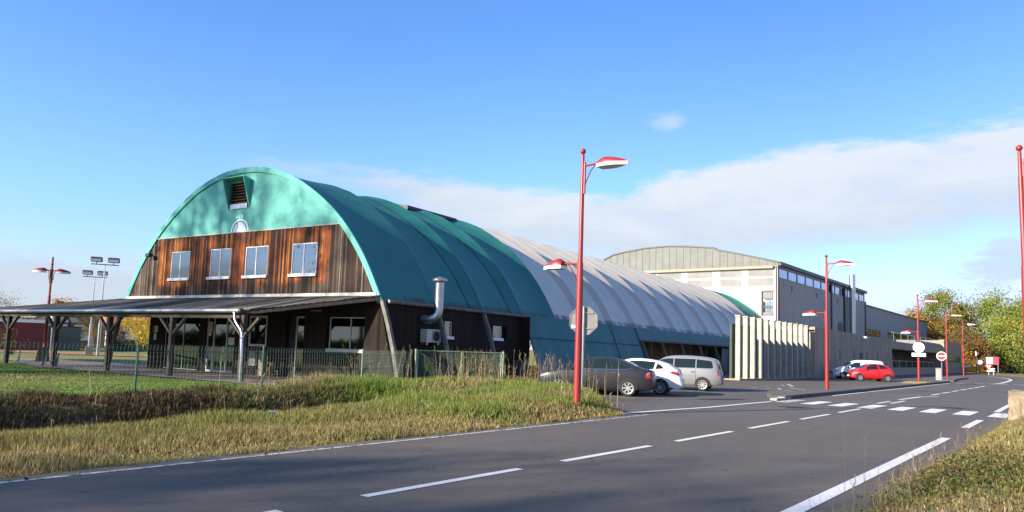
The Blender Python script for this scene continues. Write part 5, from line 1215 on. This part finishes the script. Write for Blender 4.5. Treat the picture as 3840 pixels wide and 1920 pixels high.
def grass_field(name, n, x0, x1, y0, y1, hfun, wfun, colfun, keep, seed, lean=.35, tuft=None, **k):
    rs = np.random.default_rng(seed)
    if tuft:
        nt = n // tuft; cx, cy = rs.uniform(x0, x1, nt), rs.uniform(y0, y1, nt); X = np.repeat(cx, tuft) + rs.normal(0, .045, nt * tuft); Y = np.repeat(cy, tuft) + rs.normal(0, .045, nt * tuft)
    else: X = rs.uniform(x0, x1, n); Y = rs.uniform(y0, y1, n)
    m = keep(X, Y); X, Y = X[m], Y[m]
    # only where the view could reach: a generous wedge round the photograph's field
    ang = np.degrees(np.arctan2(-X, Y)); m = (ang > -4) & (ang < 84) | (np.hypot(X, Y) < 6); X, Y = X[m], Y[m]; n_ = len(X)
    Z = hz(X, Y) - .04
    h = hfun(X, Y, rs) * rs.uniform(.55, 1.25, n_); w = wfun(X, Y) * rs.uniform(.7, 1.3, n_)
    V, F, C = blades(X, Y, Z, h, w, np.clip(colfun(X, Y, n_, rs), 0.004, .8), lean, rs)
    return mesh_np(name, V, F, C * .86, M_BLADE, kind='stuff', **k)
dist = lambda X, Y: np.hypot(X, Y)
GREEN = [(.13, .22, .025), (.20, .27, .045), (.27, .31, .075), (.10, .17, .03)]; DRY = [(.50, .37, .17), (.38, .27, .11), (.60, .47, .26), (.33, .25, .09), (.26, .18, .09)]; OLIVE = [(.24, .22, .07), (.30, .26, .09), (.18, .18, .05)]; BROWN = [(.13, .085, .045), (.075, .050, .030), (.20, .14, .075), (.06, .055, .022)]
# verge between road and ditch: golden towards the asphalt, olive towards the ditch, green round the lamp
def corner_edge(X, Y):   # true inside the grass (left of the parking mouth)
    px = [-9.62, -9.75, -10.6, -11.5, -14.3, -16.5, -19.6, -22.6]; py = [17.2, 17.55, 18.2, 19.4, 23.0, 25.6, 29.0, 31.0]
    return Y < np.interp(-X, [-p for p in px], py)
def verge_col(X, Y, n, rs):
    f = sst(-X, 10.2, 12.6) + .35 * noise2(X, Y, .8, 5); f = np.clip(f, 0, 1)
    c = mixpal(pal(DRY + OLIVE[:2], (4, 3, 2, 2, 3, 2, 2), n, rs, .35), pal(OLIVE, (3, 3, 2), n, rs), f)
    g_ = np.clip(sst(Y, 9.5, 14.5) * (sst(-X, 9.9, 11.2)) + .45 * noise2(X, Y, .9, 9) - .12, 0, 1)
    c = mixpal(c, pal(GREEN, (3, 3, 3, 2), n, rs), g_ * .85)
    br = np.clip(sst(-X, 9.95, 9.65) + .3 * noise2(X, Y, 2.0, 2), 0, 1) * (rs.uniform(0, 1, n) < .5)
    return mixpal(c, pal(BROWN, (2, 1, 3, 1), n, rs), br * .8)
inverge = lambda X, Y: (X < -9.66 - .10 * np.abs(noise2(X, Y, 3, 1))) & (X > -15.2) & corner_edge(X, Y)
grass_field('verge_grass', 210000, -15.2, -9.6, -3, 24, lambda X, Y, rs: (.10 + .10 * sst(-X, 10.0, 13) + .12 * sst(Y, 11, 16) * sst(-X, 9.8, 10.8) + .05 * noise2(X, Y, 1.6, 4)).clip(.05, .5), lambda X, Y: .004 + .0007 * dist(X, Y), verge_col, inverge, 11, .5, tuft=6)
# far bank of the ditch: dark brown and tangled
grass_field('ditch_grass', 120000, -20.9, -14.6, -3, 21, lambda X, Y, rs: .26 + .12 * noise2(X, Y, 1.4, 8).clip(-.7, 1.5), lambda X, Y: .005 + .0008 * dist(X, Y),
    lambda X, Y, n, rs: mixpal(pal(BROWN, (3, 3, 2, 2), n, rs, .4), pal(GREEN + DRY, (2, 2, 2, 2, 2, 1, 1, 1, 1), n, rs), np.clip(sst(Y, 11, 20) * .8 + .25 * noise2(X, Y, 1.0, 6) - .02 + .35 * sst(-X, 20.3, 20.9), 0, 1)),
    lambda X, Y: (X < -15.0) & (Y < 20.5 - 0 * X), 12, .9, tuft=8)
# overgrown mound towards the gate
grass_field('tall_green_grass', 90000, -23.2, -14.0, 14.5, 31.5, lambda X, Y, rs: .30 + .14 * noise2(X, Y, .9, 12).clip(-1, 1.4), lambda X, Y: .006 + .0008 * dist(X, Y),
    lambda X, Y, n, rs: mixpal(pal(GREEN, (3, 3, 2, 2), n, rs, .35), pal(DRY + BROWN, (3, 2, 3, 2, 2, 1, 1, 2, 1), n, rs), np.clip(.22 + .4 * noise2(X, Y, .8, 16), 0, 1)),
    lambda X, Y: corner_edge(X, Y) & (Y > 14.5 + 0 * X) & (X < -14.3) & (X > -22.4 + .0 * Y), 13, .7, tuft=8)
# lawn
grass_field('lawn_grass', 200000, -52, -20.4, -14, 21, lambda X, Y, rs: .055 + .02 * noise2(X, Y, .7, 3), lambda X, Y: .006 + .0009 * dist(X, Y),
    lambda X, Y, n, rs: mixpal(pal([(.14, .245, .025), (.19, .28, .045), (.26, .32, .08), (.10, .17, .025)], (4, 4, 2, 1), n, rs), pal(DRY + OLIVE, (2, 1, 1, 1, 1, 1, 1, 1), n, rs), np.clip(.12 + .30 * noise2(X, Y, .35, 21) + .25 * sst(-X, 21.3, 20.5), 0, .8)),
    lambda X, Y: ((X * math.cos(TH) + Y * math.sin(TH) * 1) > -60) & (((Y - O3.y) * math.cos(TH) - (X - O3.x) * math.sin(TH)) < -4.9), 14, .6)
# bank on the right
grass_field('bank_grass', 190000, -2.25, 3.2, 5.5, 46, lambda X, Y, rs: (.13 + .10 * noise2(X, Y, 1.3, 24)).clip(.05, .4) * (.4 + .6 * sst(X, -2.2, -1.5)), lambda X, Y: .0035 + .0006 * dist(X, Y),
    lambda X, Y, n, rs: mixpal(.95 * pal(DRY + OLIVE, (4, 4, 2, 3, 3, 3, 3, 2), n, rs, .35), pal(GREEN + BROWN, (2, 3, 3, 1, 2, 1, 2, 1), n, rs), np.clip(.08 + .50 * noise2(X, Y, 1.1, 27), 0, .85)),
    lambda X, Y: (X > -2.2 + .16 * noise2(X, Y, 2.2, 5)) & (Y < 9 + (X + 2.2) * 60), 15, .6, tuft=7)
# bramble-like leaves in the near bank
rs = np.random.default_rng(31); n = 3600; X = rs.normal(-1.35, .40, n); Y = rs.normal(10.6, 1.1, n); m = (X > -2.1); X, Y = X[m], Y[m]; n = len(X); Z = hz(X, Y) + rs.uniform(.02, .20, n)
def leafquads(P, s, C, rs):
    n = len(P); u = rs.normal(size=(n, 3)); u /= np.linalg.norm(u, axis=1)[:, None]; v = np.cross(u, rs.normal(size=(n, 3))); v /= np.linalg.norm(v, axis=1)[:, None]
    s = (s * rs.uniform(.6, 1.3, n))[:, None]
    V = np.stack([P - u * s, P - v * s * .6, P + u * s, P + v * s * .6], 1).reshape(-1, 3); F = (np.arange(n) * 4)[:, None] + np.arange(4)
    return V, F, np.repeat(C, 4, 0)
V, F, C = leafquads(np.stack([X, Y, Z], 1), .022, pal([(.07, .09, .025), (.11, .12, .04), (.17, .10, .04), (.12, .06, .03), (.18, .15, .06)], (4, 4, 2, 1, 3), n, rs, .35), rs)
mesh_np('bramble_leaves', V, F, C, M_LEAF, kind='stuff')
# tall dry stalks: by the fence and gate, and a few on the right bank
def stalks(name, spots, seed, hm, seeds=True, cols=((.42, .33, .18), (.30, .22, .12), (.52, .43, .27), (.22, .15, .08)), rad=.0065):
    rs = np.random.default_rng(seed); VV = []; FF = []; CC = []; base = 0
    for (x, y, sx, sy, n) in spots:
        for _ in range(n):
            px, py = x + rs.normal(0, sx), y + rs.normal(0, sy); h = hm * rs.uniform(.55, 1.25); la = rs.uniform(0, 6.28); l = abs(rs.normal(0, .22)); z0 = float(hz(px, py)) - .03
            c = np.array(cols[rs.integers(len(cols))]) * rs.uniform(.7, 1.2); seg = 5; pts = [(px + math.cos(la) * l * h * (t / seg) ** 1.6, py + math.sin(la) * l * h * (t / seg) ** 1.6, z0 + h * t / seg) for t in range(seg + 1)]
            for i, p in enumerate(pts):
                r0 = rad * (1 - .6 * i / seg)
                for k in range(3): a = 2.1 * k; VV.append((p[0] + r0 * math.cos(a), p[1] + r0 * math.sin(a), p[2])); CC.append(c)
            for i in range(seg):
                for k in range(3): a = base + i * 3 + k; b = base + i * 3 + (k + 1) % 3; FF.append((a, b, b + 3, a + 3))
            base += 3 * (seg + 1)
            nl = rs.integers(3, 9)
            for _ in range(nl):      # drooping leaves and seed tufts
                t = rs.uniform(.1, 1) ** (.6 if seeds else 1.5); i = min(seg - 1, int(t * seg)); p = np.array(pts[i]) * (1 - (t * seg - i)) + np.array(pts[i + 1]) * (t * seg - i)
                a = rs.uniform(0, 6.28); L = rs.uniform(.05, .20) * (1.2 - .6 * t); dz = rs.uniform(-.1, .12); w = rad * 1.2
                q_ = p + np.array([math.cos(a) * L, math.sin(a) * L, dz]); s_ = np.array([-math.sin(a), math.cos(a), 0]) * w
                VV += [tuple(p - s_), tuple(p + s_), tuple(q_ + s_ * .4), tuple(q_ - s_ * .4)]; CC += [c * .9] * 4; FF.append((base, base + 1, base + 2, base + 3)); base += 4
    return mesh_np(name, np.array(VV), np.array(FF), np.array(CC), M_BLADE, kind='stuff')
stalks('dry_weeds', [(-20.7, 24.6, .7, .9, 70), (-20.0, 22.6, .6, .8, 22), (-18.3, 24.8, .9, 1.0, 26), (-17.4, 26.2, .8, .6, 34), (-15.8, 24.0, .6, .4, 22), (-20.6, 19.2, .4, 1.0, 20), (-20.4, 15.6, .3, 1.8, 18), (-20.3, 11.5, .3, 1.6, 5), (-19.4, 27.0, .7, .6, 30), (-13.6, 21.6, .4, .4, 8), (-12.0, 19.4, .3, .3, 6), (-17.8, 21.5, 1.2, 1.2, 10)], 41, 1.25, rad=.009)
stalks('dry_weeds', [(-19.2, 6, .5, 5, 60), (-17.6, 13, 1.2, 3, 40), (-11.2, 17.2, .5, .6, 60), (-12.5, 14, .8, 2, 30)], 43, .42, rad=.006)
stalks('dry_weeds', [(-1.9, 10.2, .12, .8, 26), (-1.95, 13.5, .12, 1.5, 22), (-1.9, 17.5, .15, 1.5, 16), (-1.6, 8.2, .3, .5, 16), (-1.2, 20, .3, 1.0, 22), (-1.5, 23.5, .2, 1.0, 14)], 44, .42, cols=((.34, .28, .18), (.28, .20, .12), (.40, .33, .22)), rad=.0035)
stalks('dry_weeds', [(-1.62, 6.9, .1, .2, 4), (-1.95, 8.8, .04, .2, 2)], 45, 1.0, cols=((.24, .20, .13), (.20, .15, .09)), rad=.0020)
# dry grass on the kerbed strip
grass_field('kerb_weeds', 4500, -10.9, -9.7, 57, 67, lambda X, Y, rs: .09 * np.exp(-((Y - 62) / 2.0) ** 2) + .02, lambda X, Y: .03 + 0 * X, lambda X, Y, n, rs: pal(DRY, (3, 3, 2, 2, 3), n, rs), lambda X, Y: X < 0, 51, .5)
o = bpy.data.objects['kerb_weeds']; o.location.z = .17

def tree(name, loc, H, cw, ch, trunk, cols, wts, nleaf, leaf, label, cat='tree', group=None, seed=1, ncl=42, flat=1.0, kind_='round', limb=.12, bare=False):
    rs = np.random.default_rng(seed); t = empty(name, loc, 0, label=label, cat=cat, group=group)
    z0 = H - ch; cen = []
    for _ in range(ncl):
        for _try in range(50):
            p = rs.uniform(-1, 1, 3)
            if np.linalg.norm(p) < 1: break
        r = np.linalg.norm(p); p = p / max(r, .05) * (r ** .45)
        wz = 1.0
        if kind_ == 'poplar': wz = .55 + .45 * (1 - abs(p[2]))
        if kind_ == 'cone': wz = max(.12, .5 - .5 * p[2])
        cen.append((p[0] * cw / 2 * wz * rs.uniform(.75, 1.12), p[1] * cw / 2 * wz * rs.uniform(.75, 1.12), z0 + ch / 2 + p[2] * ch / 2 * rs.uniform(.85, 1.05)))
    cen = np.array(cen)
    q = MB(); r0 = max(.05, limb * H / 10)
    q.tube([(0, 0, -.1), (.02 * H * rs.normal() * .3, .01 * H, z0 * .6), (0, 0, z0 + ch * .35), (0, 0, z0 + ch * .75)], [r0, r0 * .75, r0 * .5, r0 * .15], 8)
    for c in cen[::(1 if bare else 2)]:
        f = rs.uniform(.1, .55); b0 = np.array([0, 0, z0 * (.7) + (c[2] - z0 * .7) * f]); mid = (b0 + c) / 2 + rs.normal(0, .04 * cw, 3)
        q.tube([tuple(b0), tuple(mid), tuple(c)], [r0 * .32, r0 * .2, r0 * .05], 5)
        if bare:
            for _ in range(9):
                e = c + rs.normal(0, .11 * cw, 3) + np.array([0, 0, .05 * H]); m2 = (np.array(mid) * .3 + c * .7 + rs.normal(0, .02 * cw, 3)); q.tube([tuple(m2), tuple(e)], [r0 * .09, r0 * .03], 4)
    q.build('trunk', M_BARK, t, smooth='all')
    nleaf = int(nleaf * 1.25)
    if nleaf:
        k = rs.integers(0, ncl, nleaf); spread = (cw / 2) * .30
        P = cen[k] + rs.normal(0, 1, (nleaf, 3)) * np.array([spread, spread, spread * .8 * flat]) * rs.uniform(.35, 1.0, (ncl, 1))[k]
        P[:, 2] = np.maximum(P[:, 2], z0 * .55)
        cc_ = pal(cols, wts, ncl, rs, .28)[k]; C = cc_ * rs.uniform(.65, 1.35, (nleaf, 1)) * .75 + pal(cols, wts, nleaf, rs, .3) * .25
        V, F, C = leafquads(P, leaf * .84, np.clip(C, .003, .7), rs)
        o = mesh_np('crown', V, F, C, M_LEAF); o.parent = t
    return t
G1 = [(.14, .20, .03), (.23, .29, .05), (.32, .33, .08), (.09, .14, .02), (.38, .33, .06)]
O1 = [(.46, .22, .04), (.50, .30, .06), (.34, .16, .04), (.25, .21, .05), (.16, .14, .04)]
BR = [(.14, .10, .04), (.21, .14, .055), (.11, .11, .035), (.28, .17, .055)]
GR = 'trees at the far bend of the road'
tree('poplar_tree', (-38.4, 226, 0), 17.5, 4.5, 14, 2, [(.30, .24, .20), (.24, .18, .15)], (1, 1), 900, .18, 'thin almost bare pinkish poplar, leftmost above the hall roof line', group=GR, seed=2, kind_='poplar')
tree('autumn_tree', (-33.8, 210, 0), 14.6, 10, 12, 2, O1, (4, 4, 2, 1, 1), 7000, .26, 'bright orange-brown autumn tree rising behind the end of the tall hall', group=GR, seed=3)
tree('autumn_tree', (-28.0, 208, 0), 19.0, 12, 17, 2, O1[3:] + G1[:2] + O1[:1], (3, 3, 2, 2, 2), 11000, .27, 'tallest olive and rust coloured tree left of the big green tree', group=GR, seed=4, ncl=60)
tree('poplar_tree', (-24.6, 204, 0), 15.0, 7, 13.5, 2, O1[2:] + G1[3:4], (2, 3, 3, 2), 5000, .25, 'brown and green tree right beside the tallest rust coloured tree', group=GR, seed=5)
tree('autumn_tree', (-21.5, 186, 0), 8.8, 8, 8, 1, BR + O1[:1], (3, 3, 2, 2, 1), 6000, .22, 'low dark brown tree behind the pavilion', group=GR, seed=6)
tree('autumn_tree', (-18.8, 178, 0), 7.2, 6, 6.6, 1, BR + O1[:1], (3, 3, 2, 2, 2), 4500, .20, 'low rusty bush-like tree behind the farthest red street lamp', group=GR, seed=7)
tree('leafy_tree', (-18.6, 224, 0), 20.5, 15, 18, 2, G1, (3, 4, 4, 1, 2), 13000, .28, 'large pale green tree with a broad crown at the far right', group=GR, seed=8, ncl=64)
tree('leafy_tree', (-13.6, 196, 0), 14.5, 11, 13, 1, G1, (3, 4, 3, 2, 3), 9000, .25, 'yellow-green tree above the advertising board', group=GR, seed=9, ncl=48)
tree('leafy_tree', (-7.0, 185, 0), 16.6, 13, 15.5, 1, G1 + BR[:1], (3, 3, 3, 3, 2, 2), 10000, .25, 'dark-trunked green tree right of the yellow-green tree', group=GR, seed=10, ncl=56)
tree('leafy_tree', (-2.0, 150, 0), 13.5, 11, 12.8, 1, G1 + BR[:2], (3, 3, 3, 3, 1, 2, 2), 8000, .23, 'green and brown tree cut by the right edge of the view', group=GR, seed=11, ncl=48)
tree('leafy_tree', (5, 168, 0), 16, 13, 15, 1, G1 + BR[:2], (3, 3, 3, 3, 1, 2, 2), 6000, .26, 'green tree beyond the right edge of the view', group=GR, seed=12, ncl=48)
for i, (x, y, h, w, lab) in enumerate([(-13.2, 200, 4.2, 7, 'dark shrub behind the parked blue car'), (-8.5, 180, 4.6, 7, 'dark shrub at the foot of the dark-trunked tree'), (-17.2, 184, 4.4, 6, 'green-brown shrub left of the advertising board'), (-4.0, 172, 4.5, 7, 'dark shrub at the right edge under the trees'), (-26.0, 190, 5.2, 9, 'brown shrub filling the gap behind the pavilion roof'), (-11.0, 205, 6, 10, 'dark green shrub mass deep behind the board')]):
    tree('shrub', (x, y, 0), h, w, h * .95, .2, [(.05, .08, .02), (.08, .11, .03), (.10, .08, .03), (.04, .05, .02)], (3, 3, 2, 2), 4200, .20, lab, 'shrub', GR, seed=60 + i, ncl=26)
# far-off wood closing the horizon on the right and behind the field on the left
rs = np.random.default_rng(77)
def woodline(name, pts, h, n, cols, wts, leaf, seed):
    rs = np.random.default_rng(seed); P = []
    for (a, b) in zip(pts[:-1], pts[1:]):
        t_ = rs.uniform(0, 1, n); x = a[0] + (b[0] - a[0]) * t_; y = a[1] + (b[1] - a[1]) * t_; hh = h * (.65 + .30 * noise2(x, y, .12, seed) + .12 * noise2(x, y, .6, seed + 1)); hh = np.clip(hh, h * .25, h * 1.3)
        P.append(np.stack([x + rs.normal(0, 1.6, n), y + rs.normal(0, 1.6, n), hh * rs.uniform(0, 1, n) ** .7], 1))
    P = np.concatenate(P); V, F, C = leafquads(P, leaf, pal(cols, wts, len(P), rs, .35), rs); return mesh_np(name, V, F, C, M_LEAF, kind='stuff')
woodline('distant_or_added_wood', [(-60, 300), (-20, 290), (20, 270), (60, 230), (90, 180)], 9, 7000, BR + G1[:2], (3, 3, 3, 2, 2, 1), .5, 81)
woodline('distant_or_added_wood', [(-150, 30), (-150, 62), (-135, 95), (-110, 130)], 7, 5000, BR + O1[:1], (3, 3, 2, 2, 1), .35, 83)
# trees on the left, seen under and above the canopy
tree('yellow_tree', (-72.0, 35.2, 0), 4.9, 4.6, 3.9, 1, [(.50, .36, .02), (.58, .42, .03), (.38, .30, .03)], (3, 3, 1), 4200, .085, 'bright yellow autumn tree beside the hall corner, seen under the canopy', seed=20, ncl=30)
tree('bare_tree', (-105.0, 33.0, 0), 6.2, 6, 4.6, 1, BR, (1, 1, 1, 1), 900, .10, 'brown nearly bare tree at the far left edge above the canopy', seed=21, ncl=22, bare=True)
tree('autumn_tree', (-108, 40.4, 0), 6.4, 4.5, 4.5, 1, O1, (3, 3, 2, 1, 1), 2500, .12, 'small rust coloured tree top just above the canopy roof', seed=22, ncl=24)
for i, (x, y, h, w, c, lab) in enumerate([(-92, 37.6, 3.6, 4.5, BR, 'tangled brown shrub between the masts and the hedge'), (-90, 39.6, 3.2, 4.5, BR, 'tangled brown shrub behind the clipped hedge'), (-97, 41.5, 4.4, 6, BR, 'tall brown shrub in front of the brown house'), (-86.9, 34.6, 2.2, 1.8, G1, 'small green shrub beside the picket fence'), (-80.0, 24.5, 2.0, 4.5, BR, 'thin bare shrub in front of the dark red building'), (-92, 33.0, 3.0, 4, BR, 'brown shrub behind the grey shed'), (-57.3, 18.7, 1.1, .8, BR, 'small dark shrub beside the far canopy post')]):
    tree('shrub', (x, y, 0), h, w, h * .95, .2, c, [1] * len(c), 1500 if h > 2.5 else 500, .07, lab, 'shrub', None, seed=90 + i, ncl=20, bare=c is BR)
# trees behind the viewpoint: their shadows fall on the gable, the lawn and the road
tree('bare_tree', (-46.0, -15.5, 0), 26.5, 14, 16, 1, BR, (1, 1, 1, 1), 6500, .20, 'tall half-bare tree behind the viewpoint, shading the gable', seed=140, ncl=46, bare=True)
tree('bare_tree', (-56, -19, 0), 24, 12, 15, 1, BR, (1, 1, 1, 1), 2600, .20, 'tall half-bare tree farther left behind the viewpoint', seed=141, ncl=34, bare=True)
tree('bare_tree', (-16.5, -26, 0), 15.0, 9, 9, 1, BR, (1, 1, 1, 1), 3600, .16, 'half-bare roadside tree behind the viewpoint, shading the road', seed=142, ncl=36, bare=True)
tree('bare_tree', (-9.5, -29, 0), 14.5, 8, 7, 1, BR, (1, 1, 1, 1), 2400, .16, 'smaller half-bare tree behind the viewpoint', seed=143, ncl=30, bare=True)
woodline('distant_or_added_wood', [(120, -60), (60, -110), (0, -125), (-60, -120), (-120, -90), (-160, -40)], 6.5, 2600, BR + G1[:1], (3, 3, 3, 1, 2), .9, 85)  # unseen wood behind the viewpoint, added for the window panes to reflect

# fallen leaves and roadside grit
rs = np.random.default_rng(201); n = 600
X = np.concatenate([rs.uniform(-13.5, -9.3, n), rs.uniform(-2.5, -.3, n // 3), rs.uniform(-34, -21, n // 2)]); Y = np.concatenate([rs.uniform(0, 18, n), rs.uniform(7, 24, n // 3), rs.uniform(4, 16, n // 2)])
P = np.stack([X, Y, hz(X, Y) + .02 + rs.uniform(0, .06, len(X)) * (X < -9.7)], 1)
V, F, C = leafquads(P, .026, pal([(.22, .11, .04), (.16, .09, .05), (.28, .19, .07), (.11, .07, .04)], (1, 3, 2, 3), len(X), rs, .3), rs)
mesh_np('fallen_leaves', V, F, C, M_LEAF, kind='stuff')
def grit():
    n = NT('roadside_grit'); a = n.noise(3.0, 6, .7); f = n.noise(30, 4, .8)
    c = n.mix(n.step(a, .35, .65), (.13, .105, .075), (.085, .075, .055)); c = n.mix(n.step(f, .55, .7), c, (.30, .27, .22)); n.bump(f, .8, .01); return n.out(c, .95)
M_GRIT = grit()
def ragged(name, xa, xb, y0, y1, z):
    q = MB(); y = y0; r2 = random.Random(5)
    while y < y1:
        q.v += [(xa + r2.uniform(-.03, .03), y, z), (xb + r2.uniform(-.07, .07), y, z)]; y += .22
    q.f = [(2 * i, 2 * i + 1, 2 * i + 3, 2 * i + 2) for i in range(len(q.v) // 2 - 1)]; q.mi = [0] * len(q.f)
    return q.build(name, M_GRIT, kind='structure')
ragged('road_shoulder', -9.80, -9.545, -12, 17.3, .003); ragged('road_shoulder', -1.95, -2.26, -2, 45, .003)
